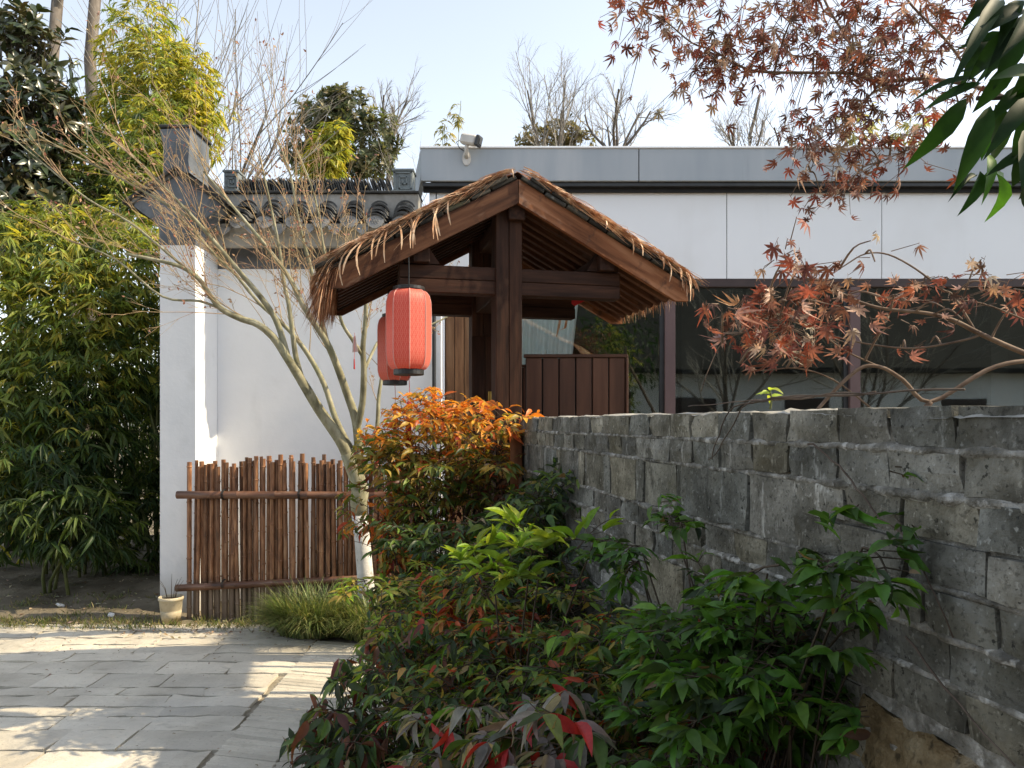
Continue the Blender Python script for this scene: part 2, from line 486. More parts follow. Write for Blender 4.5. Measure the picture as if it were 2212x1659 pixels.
M['bark_maple'] = pmat('pale_maple_bark', [(.15, .14, .085), (.27, .255, .165), (.38, .365, .26)], 14, stretch=(1, 1, .5), rough=.85, bump=.4, bscale=40,
    layers=[dict(color=(.07, .065, .035), scale=9, lo=.56, hi=.70, amt=.75), dict(color=(.17, .19, .07), scale=5, lo=.55, hi=.7, amt=.5)])
M['bark_white'] = pmat('whitewashed_bark', [(.52, .51, .48), (.68, .67, .64)], 12, rough=.9, bump=.5, bscale=30, bdist=.008,
    layers=[dict(color=(.16, .14, .10), scale=14, lo=.62, hi=.72, amt=.7)])
M['twig'] = pmat('ochre_twig', [(.24, .175, .095), (.37, .275, .15), (.36, .215, .14)], 3, rough=.8, bump=0)
M['twig_grey'] = pmat('grey_twig', [(.20, .185, .165), (.31, .29, .26)], 3, rough=.85, bump=0)
M['bark_grey'] = pmat('grey_bark', [(.075, .062, .05), (.13, .11, .09), (.18, .155, .13)], 10, stretch=(1, 1, .35), rough=.9, bump=.5, bscale=30)
M['bark_dark'] = pmat('dark_bark', [(.045, .036, .026), (.09, .073, .055)], 12, rough=.9, bump=.4, bscale=40)
M['bark_red'] = pmat('red_brown_twig', [(.085, .055, .04), (.16, .11, .078), (.25, .185, .135)], 16, rough=.8, bump=.3, bscale=60)
M['cane_stem'] = pmat('shrub_cane', [(.05, .036, .025), (.10, .075, .05)], 16, rough=.8, bump=.3, bscale=60)
M['vine'] = pmat('dry_vine_bark', [(.06, .042, .032), (.13, .10, .08)], 30, rough=.85, bump=.3, bscale=90)
M['roof_far'] = pmat('dark_far_tile', [(.012, .013, .013), (.028, .029, .028)], 5, rough=.9, bump=.2)
M['culm'] = pmat('bamboo_culm', [(.09, .11, .035), (.17, .18, .065)], 6, rough=.5, bump=.1)
M['leaf'] = lmat('leaf')
M['leaf_obj'] = lmat('leaf_single', 'obj')
M['leaf_bamboo'] = lmat('bamboo_leaf', transl=.38, rough=.5, spec=.3, tint=(1.2, 1.1, .45))
M['leaf_gloss'] = lmat('glossy_leaf', transl=.12, rough=.28, spec=.5)
M['leaf_big'] = lmat('large_leaf', 'obj', transl=.22, rough=.55, spec=.2, tint=(1.0, 1.25, .35), vary=.15)
M['leaf_maple'] = lmat('dried_maple_leaf', 'obj', transl=.22, rough=.65, spec=.2, tint=(1.1, .85, .7), vary=.35)
M['leaf_maple_mass'] = lmat('dried_maple_leaf_mass', 'attr', transl=.22, rough=.65, spec=.2, tint=(1.1, .85, .7), vary=.35)
M['grass'] = lmat('grass_blade', transl=.3, rough=.4, spec=.35)
M['dry'] = lmat('dry_leaf', transl=.15, rough=.8, spec=.1, tint=(1, .9, .7))

# ------------------------------------------------------------------ leaf templates (length 1 along X, width 1 along Y)
def tpl_simple():
    v = [(0, 0, 0), (.45, 0, -.03), (.40, .5, .05), (.40, -.5, .05), (1, 0, -.16)]
    return np.array(v), [(0, 1, 2), (0, 3, 1), (2, 1, 4), (1, 3, 4)]

def tpl_rows(xs, hw, curve=.2, fold=.10, base=0.0):
    v = [(base, 0, 0)]; f = []
    for x, h in zip(xs, hw):
        z = -curve * x * x + .05 * math.sin(x * 3.1)
        v += [(x, h, z + fold * h), (x, 0, z), (x, -h, z + fold * h)]
    v.append((1, 0, -curve))
    k = len(xs)
    f += [(0, 2, 1), (0, 3, 2)]
    for i in range(k - 1):
        a = 1 + 3 * i; b = a + 3
        f += [(a, a + 1, b + 1), (a, b + 1, b), (a + 1, a + 2, b + 2), (a + 1, b + 2, b + 1)]
    a = 1 + 3 * (k - 1); t = 1 + 3 * k
    f += [(a, a + 1, t), (a + 1, a + 2, t)]
    return np.array(v), f

T_SIMPLE = tpl_simple()
T_MID = tpl_rows((.30, .64), (.44, .36), .2, .12)
T_FINE = [tpl_rows((.10, .26, .46, .68, .87), (.24, .44, .50, .36, .16), c, fo) for c, fo in ((.12, .14), (.25, .22), (.38, .08), (.05, .30))]
T_OVAL = [tpl_rows((.08, .24, .46, .70, .88), (.27, .46, .50, .42, .24), c, fo) for c, fo in ((.10, .16), (.22, .10))]

def tpl_maple(curl, rng):
    angs = [-128, -84, -42, 0, 42, 84, 128]
    lens = [.45, .74, .92, 1.0, .92, .74, .45]
    v = [(0, 0, 0)]; f = []
    def zz(x, y, k): r2 = x * x + y * y; return -curl * r2 + k
    for i, (a, l) in enumerate(zip(angs, lens)):
        l *= rng.uniform(.85, 1.1)
        a = R(a + rng.uniform(-7, 7))
        d = np.array((math.cos(a), math.sin(a))); s = np.array((-d[1], d[0]))
        na = R(angs[i] - 21) if i else R(-150)
        nb = R(angs[i] + 21) if i < 6 else R(150)
        k = rng.uniform(-.10, .10); tw = rng.uniform(-.12, .12)
        p = [np.array((math.cos(na), math.sin(na))) * .20, d * l * .50 + s * -.115, d * l + s * tw, d * l * .50 + s * .115,
             np.array((math.cos(nb), math.sin(nb))) * .20]
        b = len(v)
        for j, q in enumerate(p):
            kk = (0, k * .5 + .04, k * 2 - .15 * curl, k * .5 + .04, 0)[j]
            v.append((q[0], q[1], zz(q[0], q[1], kk)))
        mid = d * l * .45
        v.append((mid[0], mid[1], zz(mid[0], mid[1], k * .5 - .05)))
        m = b + 5
        f += [(0, b, b + 1), (0, b + 1, m), (0, m, b + 3), (0, b + 3, b + 4), (b + 1, b + 2, m), (m, b + 2, b + 3)]
    b = len(v)
    v += [(-.75, .012, -.05), (-.75, -.012, -.05), (0, .015, 0), (0, -.015, 0)]
    f += [(b, b + 1, b + 3), (b, b + 3, b + 2)]
    return np.array(v), f

_r = np.random.default_rng(5)
T_MAPLE = [tpl_maple(c, _r) for c in (.25, .55, .85, 1.15, -.35, .7)]

def tpl_mesh(name, T, mat):
    me = bpy.data.meshes.new(name)
    me.from_pydata(T[0].tolist(), [], T[1])
    me.polygons.foreach_set('use_smooth', [True] * len(me.polygons))
    me.materials.append(mat)
    me.update()
    return me

def fast_mesh(name, V, F, col=None, smooth=True):
    me = bpy.data.meshes.new(name)
    me.vertices.add(len(V)); me.vertices.foreach_set('co', V.astype(np.float32).ravel())
    me.loops.add(F.size); me.loops.foreach_set('vertex_index', F.astype(np.int32).ravel())
    me.polygons.add(len(F))
    me.polygons.foreach_set('loop_start', (np.arange(len(F)) * F.shape[1]).astype(np.int32))
    if smooth: me.polygons.foreach_set('use_smooth', np.ones(len(F), bool))
    if col is not None:
        a = me.color_attributes.new('col', 'FLOAT_COLOR', 'POINT')
        c4 = np.ones((len(V), 4), np.float32); c4[:, :3] = col
        a.data.foreach_set('color', c4.ravel())
    me.update(calc_edges=True)
    return me

class Leaves:
    """A bag of leaves: place, pointing direction, face normal, length, width, colour."""
    def __init__(s): s.P = []; s.D = []; s.Nn = []; s.L = []; s.W = []; s.C = []
    def add(s, p, d, n, l, w, c):
        s.P.append(p); s.D.append(d); s.Nn.append(n); s.L.append(l); s.W.append(w); s.C.append(c)
    def arrays(s):
        D = np.array(s.D, float); D /= np.linalg.norm(D, axis=1, keepdims=True) + 1e-9
        Nn = np.array(s.Nn, float); Nn -= D * (Nn * D).sum(1, keepdims=True)
        Nn /= np.linalg.norm(Nn, axis=1, keepdims=True) + 1e-9
        return np.array(s.P, float), D, Nn, np.array(s.L, float), np.array(s.W, float), np.array(s.C, float)
    def mass(s, name, mat, parent, tpl=T_SIMPLE, pick=None, kind='stuff'):
        P, D, Nn, L, W, C = s.arrays()
        if pick is not None: P, D, Nn, L, W, C = P[pick], D[pick], Nn[pick], L[pick], W[pick], C[pick]
        if len(P) == 0: return None
        tv = tpl[0]; tf = np.array(tpl[1])
        S = np.cross(Nn, D)
        V = P[:, None] + (L[:, None] * tv[None, :, 0])[..., None] * D[:, None] + (W[:, None] * tv[None, :, 1])[..., None] * S[:, None] \
            + (L[:, None] * tv[None, :, 2])[..., None] * Nn[:, None]
        k = len(tv)
        F = (tf[None] + (np.arange(len(P)) * k)[:, None, None]).reshape(-1, 3)
        me = fast_mesh(name, V.reshape(-1, 3), F, np.repeat(C, k, 0))
        if parent is not None: me.transform(wm(parent).inverted())
        me.materials.append(mat)
        o = bpy.data.objects.new(name, me); COL.objects.link(o)
        if parent is not None: o.parent = parent
        if kind: o['kind'] = kind
        return o
    def split(s, parent, n, meshes, mat_mass, tpl, rng, part='leaf', mass='foliage'):
        """The n leaves that show largest become objects of their own, the rest one mass."""
        P, D, Nn, L, W, C = s.arrays()
        size = L / np.maximum(P[:, 1], .3)
        inview = (np.abs(P[:, 0] / np.maximum(P[:, 1], .3)) < .72) & (P[:, 1] > .3)
        order = np.argsort(-(size * (1 + .0 * P[:, 1]) * np.where(inview, 1, .01)))
        big = order[:n]
        inv = wm(parent).inverted()
        S = np.cross(Nn, D)
        for i in big:
            Mx = Matrix(((D[i, 0] * L[i], S[i, 0] * W[i], Nn[i, 0] * L[i], P[i, 0]),
                         (D[i, 1] * L[i], S[i, 1] * W[i], Nn[i, 1] * L[i], P[i, 1]),
                         (D[i, 2] * L[i], S[i, 2] * W[i], Nn[i, 2] * L[i], P[i, 2]), (0, 0, 0, 1)))
            o = bpy.data.objects.new(part, meshes[rng.integers(len(meshes))])
            COL.objects.link(o); o.parent = parent; o.matrix_basis = inv @ Mx
            o.color = (*C[i], 1.0)
        rest = order[n:]
        if len(rest): s.mass(mass, mat_mass, parent, tpl, rest)

def jit(rng, c, h=.12, v=.25):
    c = np.array(c, float)
    return np.clip(c * (1 + rng.uniform(-v, v)) * (1 + rng.uniform(-h, h, 3)), .004, .95)

def grow(rng, p, d, L, r, lev, maxlev, out, nch=(4, 6), ratio=.6, spread=.6, up=.05, wob=.07, seg=5, t0=.3, rr=.62):
    p = np.array(p, float); d = unit(d)
    pts = [p]
    for i in range(seg):
        d = unit(d + rng.normal(0, wob, 3) + np.array((0, 0, up)))
        pts.append(pts[-1] + d * L / seg)
    rad = np.linspace(r, r * .5, seg + 1)
    out.append((lev, np.array(pts), rad))
    if lev >= maxlev: return
    k = rng.integers(nch[0], nch[1] + 1)
    for j in range(k):
        t = t0 + (1 - t0) * (j + rng.uniform(.1, .9)) / k
        i = min(int(t * seg), seg - 1); fr = t * seg - i
        q = pts[i] * (1 - fr) + pts[i + 1] * fr
        dd = unit(pts[i + 1] - pts[i])
        ax = unit(np.cross(dd, rng.normal(0, 1, 3)))
        nd = unit(dd * math.cos(spread * rng.uniform(.6, 1.3)) + ax * math.sin(spread * rng.uniform(.6, 1.3)))
        grow(rng, q, nd, L * ratio * rng.uniform(.7, 1.15) * (1.15 - .45 * t), max(r * rr * (1.1 - .5 * t), .0015), lev + 1, maxlev, out, nch, ratio, spread, up, wob, seg, t0, rr)

def tubes(polys, name, mat, parent, n=5, kind=None, smooth=True):
    mb = MB()
    for _, pts, rad in polys: mb.tube(pts, rad, n, cap=False)
    return mb.build(name, mat, parent, smooth=smooth, kind=kind)

# ================================================================== ground, path
rng = np.random.default_rng(11)
_lat = np.random.default_rng(77).uniform(-1, 1, (256, 256))
def vnoise(x, y, s=1.0):
    x = np.asarray(x, float) * s + 900; y = np.asarray(y, float) * s + 900
    xi = np.floor(x).astype(int); yi = np.floor(y).astype(int)
    fx = x - xi; fy = y - yi
    fx = fx * fx * (3 - 2 * fx); fy = fy * fy * (3 - 2 * fy)
    g = lambda a, b: _lat[a % 256, b % 256]
    return (g(xi, yi) * (1 - fx) + g(xi + 1, yi) * fx) * (1 - fy) + (g(xi, yi + 1) * (1 - fx) + g(xi + 1, yi + 1) * fx) * fy

def sheet(x0, x1, y0, y1, nx, ny, zf):
    xs = np.linspace(x0, x1, nx + 1); ys = np.linspace(y0, y1, ny + 1)
    X, Y = np.meshgrid(xs, ys)
    Z = zf(X, Y)
    V = np.stack([X, Y, Z], -1).reshape(-1, 3)
    i = np.arange(ny)[:, None] * (nx + 1) + np.arange(nx)[None]
    F = np.stack([i, i + 1, i + nx + 2, i + nx + 1], -1).reshape(-1, 4)
    return V, F

def sheet_obj(name, mat, *a, parent=None):
    V, F = sheet(*a)
    me = fast_mesh(name, V, F)
    me.materials.append(mat)
    o = bpy.data.objects.new(name, me); COL.objects.link(o)
    if parent: o.parent = parent
    return o

g = sheet_obj('ground', M['earth'], -300, 300, -300, 300, 4, 4, lambda X, Y: X * 0 - .16)
tag(g, kind='structure')
def verge_z(X, Y):
    rise = np.clip((Y - 5.8) / 1.0, 0, 1) * .10 * np.clip((-2.45 - X) / .5, 0, 1)
    edge = np.clip((Y - 5.66 - .06 * vnoise(X, Y * 0, 3)) / .16, 0, 1)
    return -.05 + edge * (.047 + rise + .014 * vnoise(X, Y, 7) + .010 * vnoise(X, Y, 19) + .02 * vnoise(X, Y, 2.3))
g = sheet_obj('verge', M['earth'], -7, 4, 5.0, 9.5, 260, 140, verge_z)
tag(g, kind='structure')
def bed_z(X, Y):
    e = np.clip((X + .62 + .10 * vnoise(X * 0, Y, 1.5)) / .25, 0, 1)
    return -.06 + e * (.11 + .03 * vnoise(X, Y, 6) + .012 * vnoise(X, Y, 17))
g = sheet_obj('planting_bed', M['soil'], -.75, .9, -1.0, 5.0, 60, 160, bed_z)
tag(g, kind='structure')

path = sheet_obj('pavement', M['joint'], -9, -.3, -3.0, 6.0, 120, 120, lambda X, Y: -.020 + .003 * vnoise(X, Y, 9))
tag(path, kind='structure')
def slab_piece(x0, x1, y0, y1, name='paving_slab'):
    nx = 5; ny = 2
    xs = np.linspace(x0, x1, nx + 1); ys = np.linspace(y0, y1, ny + 1)
    top = []
    tilt = rng.normal(0, .002, 2); lift = rng.uniform(-.002, .003)
    for j, y in enumerate(ys):
        for i, x in enumerate(xs):
            ex = i in (0, nx); ey = j in (0, ny)
            xx = x + (rng.normal(0, .006) if ex else 0); yy = y + (rng.normal(0, .006) if ey else 0)
            zz = lift + tilt[0] * (x - x0) + tilt[1] * (y - y0) + rng.normal(0, .0028) - (.005 if (ex or ey) else 0)
            top.append((xx, yy, zz))
    k = len(top); W = nx + 1
    vs = top + [(p[0], p[1], -.05) for p in top]
    fs = [(j * W + i, j * W + i + 1, (j + 1) * W + i + 1, (j + 1) * W + i) for j in range(ny) for i in range(nx)]
    ring = [i for i in range(W)] + [j * W + nx for j in range(1, ny + 1)] + [ny * W + i for i in range(nx - 1, -1, -1)] + [j * W for j in range(ny - 1, 0, -1)]
    for a, b in zip(ring, ring[1:] + ring[:1]): fs.append((b, a, a + k, b + k))
    MB().add(vs, fs).build(name, M['slab'], path)

y = 1.6
while y < 5.68:
    dy = rng.uniform(.12, .24)
    if y + dy > 5.76: dy = 5.76 - y
    x = -4.7 - rng.uniform(0, .5)
    xend = -1.36 + rng.uniform(-.03, .03)
    while x < xend - .2:
        dx = rng.uniform(.32, .62)
        if xend - (x + dx) < .3: dx = xend - x
        slab_piece(x + .004, x + dx - .004, y + .005, y + dy - .005)
        x += dx
    if dy > .1: slab_piece(-.72, -.42, y + .01, y + dy - .01)
    y += dy
# herringbone strip of tiles set on edge
y = 2.2
k = 0
while y < 5.3:
    for s in (-1, 1):
        mb = MB(); L = .315
        c = (-1.04 + s * .155, y + rng.normal(0, .003), -.026 + rng.uniform(-.001, .002))
        mb.box(c, (L, .0425, .05), rz=s * R(14), b=.004)
        mb.build('edging_tile', M['slab'], path)
    y += .047

# ================================================================== brick wall along the path bed
WYAW = R(101.2)
wall = empty('brick_wall', (.78, 0, 0), WYAW)
tag(wall, 'grey weathered brick garden wall running from the right edge to the gate', 'wall')
ZT = 1.525
FL, DO = .0620, .1245
U0, U1 = -1.6, 4.06
def wbox(u0, u1, y0, y1, z0, z1, b=0): return MB().bb(u0, u1, y0, y1, z0, z1, b)
wbox(U0, U1 - .02, -.235, -.011, -.1, ZT - .03).build('mortar_core', M['mortar'], wall, local=True)
brick_rng = np.random.default_rng(3)
def brick_mesh(name, L, H, T=.10, b=.006):
    vs, fs = [], []
    nx, nz = 4, 2
    g_ = []
    for j in range(nz + 1):
        for i in range(nx + 1):
            x = -L / 2 + L * i / nx; z = -H / 2 + H * j / nz
            ex, ez = i in (0, nx), j in (0, nz)
            x += brick_rng.normal(0, .0016) if ex else 0
            z += brick_rng.normal(0, .0013) if ez else 0
            yv = brick_rng.normal(0, .0013) - (abs(brick_rng.normal(.0028, .002)) if (ex or ez) else 0)
            if (ex and ez) and brick_rng.uniform() < .14: yv -= .005; x *= .98; z *= .95
            g_.append((x, yv, z))
    k = len(g_); W = nx + 1
    vs = g_ + [(p[0], -T, p[2]) for p in g_]
    fs = [(j * W + i, j * W + i + 1, (j + 1) * W + i + 1, (j + 1) * W + i)[::-1] for j in range(nz) for i in range(nx)]
    ring = [i for i in range(W)] + [j * W + nx for j in range(1, nz + 1)] + [nz * W + i for i in range(nx - 1, -1, -1)] + [j * W for j in range(nz - 1, 0, -1)]
    for a, b_ in zip(ring, ring[1:] + ring[:1]): fs.append((a, b_, b_ + k, a + k)[::-1])
    me = MB().add(vs, fs).mesh(name)
    me.materials.append(M['brick'])
    return me
HEAD = [brick_mesh('brick_header', 1.0 * .121, .0545) for _ in range(10)]
STR = [brick_mesh('brick_stretcher', .222, .116) for _ in range(6)]
EDG = [brick_mesh('brick_edge', .046, .116) for _ in range(4)]
courses = []
z = ZT
seq = ['F', 'F', 'D', 'F', 'F', 'D', 'F', 'F', 'D', 'F', 'F', 'D', 'F', 'F', 'D']
pieces = []           # (u, z, kind, scale)
lines = []
for s in seq:
    h = DO if s == 'D' else FL
    lines.append(z - h)
    pier = 1.30
    def lay_flat(zc, ua, ub):
        u = ua - brick_rng.uniform(0, .1)
        while u < ub:
            w = .131 * brick_rng.uniform(.9, 1.14)
            pieces.append((u + w / 2, zc, 'H', (w - .006) / .121))
            u += w
    if s == 'F':
        lay_flat(z - h / 2, U0, U1 - (.22 if z > ZT - .01 else .06))
    else:
        lay_flat(z - h * .25, U0, pier); lay_flat(z - h * .75, U0, pier)
        u = pier + .03
        while u < U1 - .1:
            w = .236 * brick_rng.uniform(.92, 1.08)
            pieces.append((u + w / 2, z - h / 2, 'S', (w - .006) / .222)); u += w
            w = .056 * brick_rng.uniform(.9, 1.2)
            pieces.append((u + w / 2, z - h / 2, 'E', (w - .006) / .046)); u += w
    z -= h
zbot = z
def hidden_by_stone(u, z): return (.55 < u < 1.235) and z < 1.095
pieces = [p for p in pieces if not hidden_by_stone(p[0], p[1])]
def showsize(p):
    u, zz = p[0], p[1]
    X = .78 + math.cos(WYAW) * u; Y = math.sin(WYAW) * u
    if Y < .55 or abs(X / Y) > .69: return 0
    yv = 913 - (zz - EYE) / Y * 1661
    if yv > 1670: return 0
    hid = 1.0 if zz > 1.02 or u < 1.9 else .35
    return (1 / Y) * hid * (1.5 if p[2] == 'S' else 1)
pieces.sort(key=lambda p: -showsize(p))
stuff = MB()
for n_, (u, zc, kd, sc) in enumerate(pieces):
    pool = {'H': HEAD, 'S': STR, 'E': EDG}[kd]
    me = pool[brick_rng.integers(len(pool))]
    yo = brick_rng.normal(0, .0022)
    tilt = brick_rng.normal(0, .006)
    flip = brick_rng.choice((-1, 1))
    Mx = Matrix.Translation((u, yo, zc + brick_rng.normal(0, .0012))) @ Matrix.Rotation(tilt, 4, 'Y') @ Matrix.Diagonal((sc * flip, 1, 1, 1))
    if n_ < 300:
        link('brick', me, None, wall, Mx, local=True)
    else:
        vs = np.array([Mx @ v.co for v in me.vertices])
        stuff.add(vs, [tuple(p.vertices) for p in me.polygons])
stuff.build('brickwork', M['brick'], wall, kind='stuff', local=True)
# mortar squeezed out of the bed joints
mb = MB()
for zl in lines:
    us = np.arange(U0, U1 - .05, .009)
    a = np.abs(vnoise(us, us * 0 + zl * 50, 22)) ** .8
    b = vnoise(us, us * 0 + zl * 31, 60)
    c = np.clip(vnoise(us, us * 0 + zl * 17, 4) + .25, 0, 1)
    out = -.005 + (.012 * a + .004 * b) * (.35 + c)
    hh = .0050 + .010 * a * c + .003 * np.abs(b)
    up = .004 + .004 * np.abs(vnoise(us, us * 0 + zl * 9, 30))
    vs = np.stack([np.stack([us, us * 0 - .014, zl + up + .004], 1), np.stack([us, out, zl + up * .3], 1), np.stack([us, out * .8, zl - hh * .6], 1), np.stack([us, us * 0 - .014, zl - hh - .004], 1)], 1)
    n0 = len(us)
    fs = [(i * 4 + j, i * 4 + j + 1, (i + 1) * 4 + j + 1, (i + 1) * 4 + j) for i in range(n0 - 1) for j in range(3)]
    mb.add(vs.reshape(-1, 3), fs)
mb.build('bed_joint', M['mortar'], wall, smooth=True, local=True, kind='stuff')
# lumpy mortar capping
us = np.linspace(U0, U1 - .2, 420); ys = np.linspace(-.235, -.004, 12)
UU, YY = np.meshgrid(us, ys)
t = (YY + .235) / .231
ZZ = ZT - .008 + np.clip(np.minimum(t, 1 - t) * 12, 0, 1) * (.006 + .005 * vnoise(UU, YY, 9) + .004 * vnoise(UU, YY, 28)) + .002 * vnoise(UU, YY, 60)
ZZ -= np.clip((1.4 - UU) * 4, 0, 1) * .010
V = np.stack([UU, YY + .004 * vnoise(UU, YY, 12), ZZ], -1).reshape(-1, 3)
i = np.arange(len(ys) - 1)[:, None] * len(us) + np.arange(len(us) - 1)[None]
me = fast_mesh('mortar_cap', V, np.stack([i, i + 1, i + len(us) + 1, i + len(us)], -1).reshape(-1, 4))
link('mortar_cap', me, M['cap_mortar'], wall, Matrix.Identity(4), local=True)
# rough foundation stones at the near end
def stone(name, u0, u1, z0, z1, mat, proud=.015, seed=0):
    r_ = np.random.default_rng(seed)
    nx, nz = 14, 14
    vs = []
    for j in range(nz + 1):
        for i in range(nx + 1):
            a, b = i / nx, j / nz
            x = u0 + (u1 - u0) * a; zz = z0 + (z1 - z0) * b
            e = min(a, 1 - a, b, 1 - b)
            x += .012 * vnoise(x + seed, zz, 14); zz += .012 * vnoise(x, zz + seed, 13)
            vs.append((x, proud * min(1, e * 9) - .012 + .010 * vnoise(x + seed, zz, 26) + .008 * vnoise(x, zz + seed, 60), zz))
    W = nx + 1
    fs = [(j * W + i, j * W + i + 1, (j + 1) * W + i + 1, (j + 1) * W + i)[::-1] for j in range(nz) for i in range(nx)]
    k = len(vs)
    ring = [i for i in range(W)] + [j * W + nx for j in range(1, nz + 1)] + [nz * W + i for i in range(nx - 1, -1, -1)] + [j * W for j in range(nz - 1, 0, -1)]
    vs += [(p[0], -.12, p[2]) for p in vs]
    for a, b in zip(ring, ring[1:] + ring[:1]): fs.append((a, b, b + k, a + k)[::-1])
    return MB().add(vs, fs).build(name, mat, wall, smooth=True, local=True)
stone('foundation_stone', .955, 1.225, .72, 1.075, M['granite'], .022, 3)['label'] = 'rough yellow stone block'
stone('foundation_stone', .66, .935, .70, 1.06, M['greystone'], .010, 8)
stone('foundation_stone', .60, .90, .40, .69, M['greystone'], .016, 14)
stone('foundation_stone', .91, 1.22, .36, .70, M['granite'], .016, 19)

# ================================================================== whitewashed house with tiled coping
house = empty('white_house', (-1.6, 6.5, 0))
tag(house, 'whitewashed traditional house wall with grey tiled coping behind the bamboo fence', 'house')
HX0, HX1 = -2.49, -.60
MB().bb(HX0, HX1, 6.5, 6.78, -.05, 2.80).build('wall', M['white_wall'], house)
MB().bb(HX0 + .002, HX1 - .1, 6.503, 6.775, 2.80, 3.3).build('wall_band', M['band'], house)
MB().prism([(6.52, 2.985), (6.36, 2.945), (6.315, 2.95), (6.30, 3.0), (6.285, 3.06), (6.25, 3.085), (6.25, 3.12), (6.52, 3.17)], 0, HX0 + .002, -.74).build('eave', M['eave_plaster'], house)
MB().bb(HX0 + .002, -.785, 6.46, 6.70, 3.16, 3.425, .004).build('ridge_wall', M['eave_plaster'], house)
MB().bb(HX0 + .05, -.78, 6.435, 6.725, 3.425, 3.445, .004).build('ridge_ledge', M['tile'], house)
MB().prism([(6.69, 3.36), (7.1, 3.08), (7.1, 3.0), (6.69, 3.1)], 0, HX0 + .01, -.79).build('rear_slope', M['tile'], house)
# convex cover tiles in columns, with disc-shaped eaves ornaments
def arch(r, w, L, th, a0=15, a1=165, n=9):
    vs, fs = [], []
    for e in range(2):
        for i in range(n + 1):
            a = R(a0 + (a1 - a0) * i / n)
            for rr in (r, r - th):
                vs.append((rr * math.cos(a) * w, e * L, rr * math.sin(a)))
    k = 2 * (n + 1)
    for i in range(n):
        o = 2 * i
        fs += [(o, o + 2, o + 3, o + 1), (k + o, k + o + 1, k + o + 3, k + o + 2), (o, k + o, k + o + 2, o + 2), (o + 1, o + 3, k + o + 3, k + o + 1)]
    fs += [(0, 1, k + 1, k), (2 * n, k + 2 * n, k + 2 * n + 1, 2 * n + 1)]
    return MB().add(vs, fs)
COVER = arch(.088, 1.0, .12, .014).mesh('cover_tile')
PAN = arch(.075, 1.1, .12, .012, 205, 335).mesh('pan_tile')
fan = MB()
pts = [(.076 * math.cos(a), .062 * math.sin(a)) for a in np.linspace(R(20), R(160), 10)]
pts += [(-.072, .004), (-.05, -.030), (-.018, -.050), (0, -.054), (.018, -.050), (.05, -.030), (.072, .004)]
fan.prism(pts, 1, -.008, .008)
for rr in (.012, .030): 
    for a in range(0, 360, 45):
        fan.box((rr * math.cos(R(a)), -.010, .012 + rr * .8 * math.sin(R(a))), (.012, .008, .008), ry=R(-a), b=.002)
fan.lathe([(.0, 0)], 3)
FAN = fan.mesh('eave_ornament')
drip = MB()
drip.prism([(-.062, .02), (-.05, -.018), (-.02, -.05), (0, -.062), (.02, -.05), (.05, -.018), (.062, .02), (0, -.012)], 1, -.007, .007)
DRIP = drip.mesh('drip_tile')
cols_x = [(px - 1106) / 1661 * 6.25 for px in (456, 515, 573, 635, 694, 755, 811, 868)]
for cx in cols_x:
    for i_ in range(6):
        link('cover_tile', COVER, M['tile'], house, Matrix.Translation((cx + rng.normal(0, .004), 6.235 + .046 * i_, 3.115 + .0335 * i_ + rng.normal(0, .003))) @ Matrix.Rotation(R(9) + rng.normal(0, .02), 4, 'X') @ Matrix.Rotation(rng.normal(0, .04), 4, 'Y'))
    link('eave_ornament', FAN, M['tile_pale'], house, Matrix.Translation((cx, 6.232, 3.125)) @ Matrix.Rotation(R(-12), 4, 'X'))
for cx in [(a + b) / 2 for a, b in zip(cols_x, cols_x[1:])]:
    for i_ in range(4):
        link('pan_tile', PAN, M['tile'], house, Matrix.Translation((cx, 6.245 + .06 * i_, 3.165 + .040 * i_)) @ Matrix.Rotation(R(10), 4, 'X'))
    link('drip_tile', DRIP, M['tile_pale'], house, Matrix.Translation((cx, 6.238, 3.085)) @ Matrix.Rotation(R(-10), 4, 'X'))
# ridge of tiles standing on edge
tm = MB(); tm.box((0, 0, 0), (.011, .15, .125), b=.003)
RT = tm.mesh('ridge_tile')
x = -2.28
while x < -1.03:
    lean = R(-16 + 20 * (x + 1.6) * -.25) + rng.normal(0, .05)
    link('ridge_tile', RT, M['tile'], house, Matrix.Translation((x, 6.56 + rng.normal(0, .006), 3.505 + rng.normal(0, .005))) @ Matrix.Rotation(lean, 4, 'Y'))
    x += rng.uniform(.0175, .0235)
def fret(cx, w, z0, z1):
    e = MB(); h = z1 - z0; cz = (z0 + z1) / 2; yf = 6.47
    e.bb(cx - w / 2, cx + w / 2, yf, yf + .16, z0, z1, .006)
    e.bb(cx - w / 2 - .012, cx + w / 2 + .012, yf - .014, yf + .17, z0 - .004, z0 + .010)
    e.bb(cx - w / 2 - .008, cx + w / 2 + .008, yf - .012, yf + .17, z1 - .004, z1 + .012)
    o = e.build('fret_block', M['fret'], house)
    r_ = MB(); s = min(w, h) * .40; t = s * .14
    path_ = [(-1, -1), (-1, 1), (1, 1), (1, -1), (-.45, -1), (-.45, .45), (.45, .45), (.45, -.40), (-.02, -.40), (-.02, .05)]
    for (ax, az), (bx, bz) in zip(path_, path_[1:]):
        x0, x1 = sorted((ax, bx)); q0, q1 = sorted((az, bz))
        r_.bb(cx + x0 * s - t / 2, cx + x1 * s + t / 2, yf - .010, yf + .002, cz + q0 * s - t / 2, cz + q1 * s + t / 2)
    p = r_.build('fret_relief', M['fret'], o)
fret(-.917, .168, 3.449, 3.625)
fret(-2.365, .12, 3.449, 3.615)
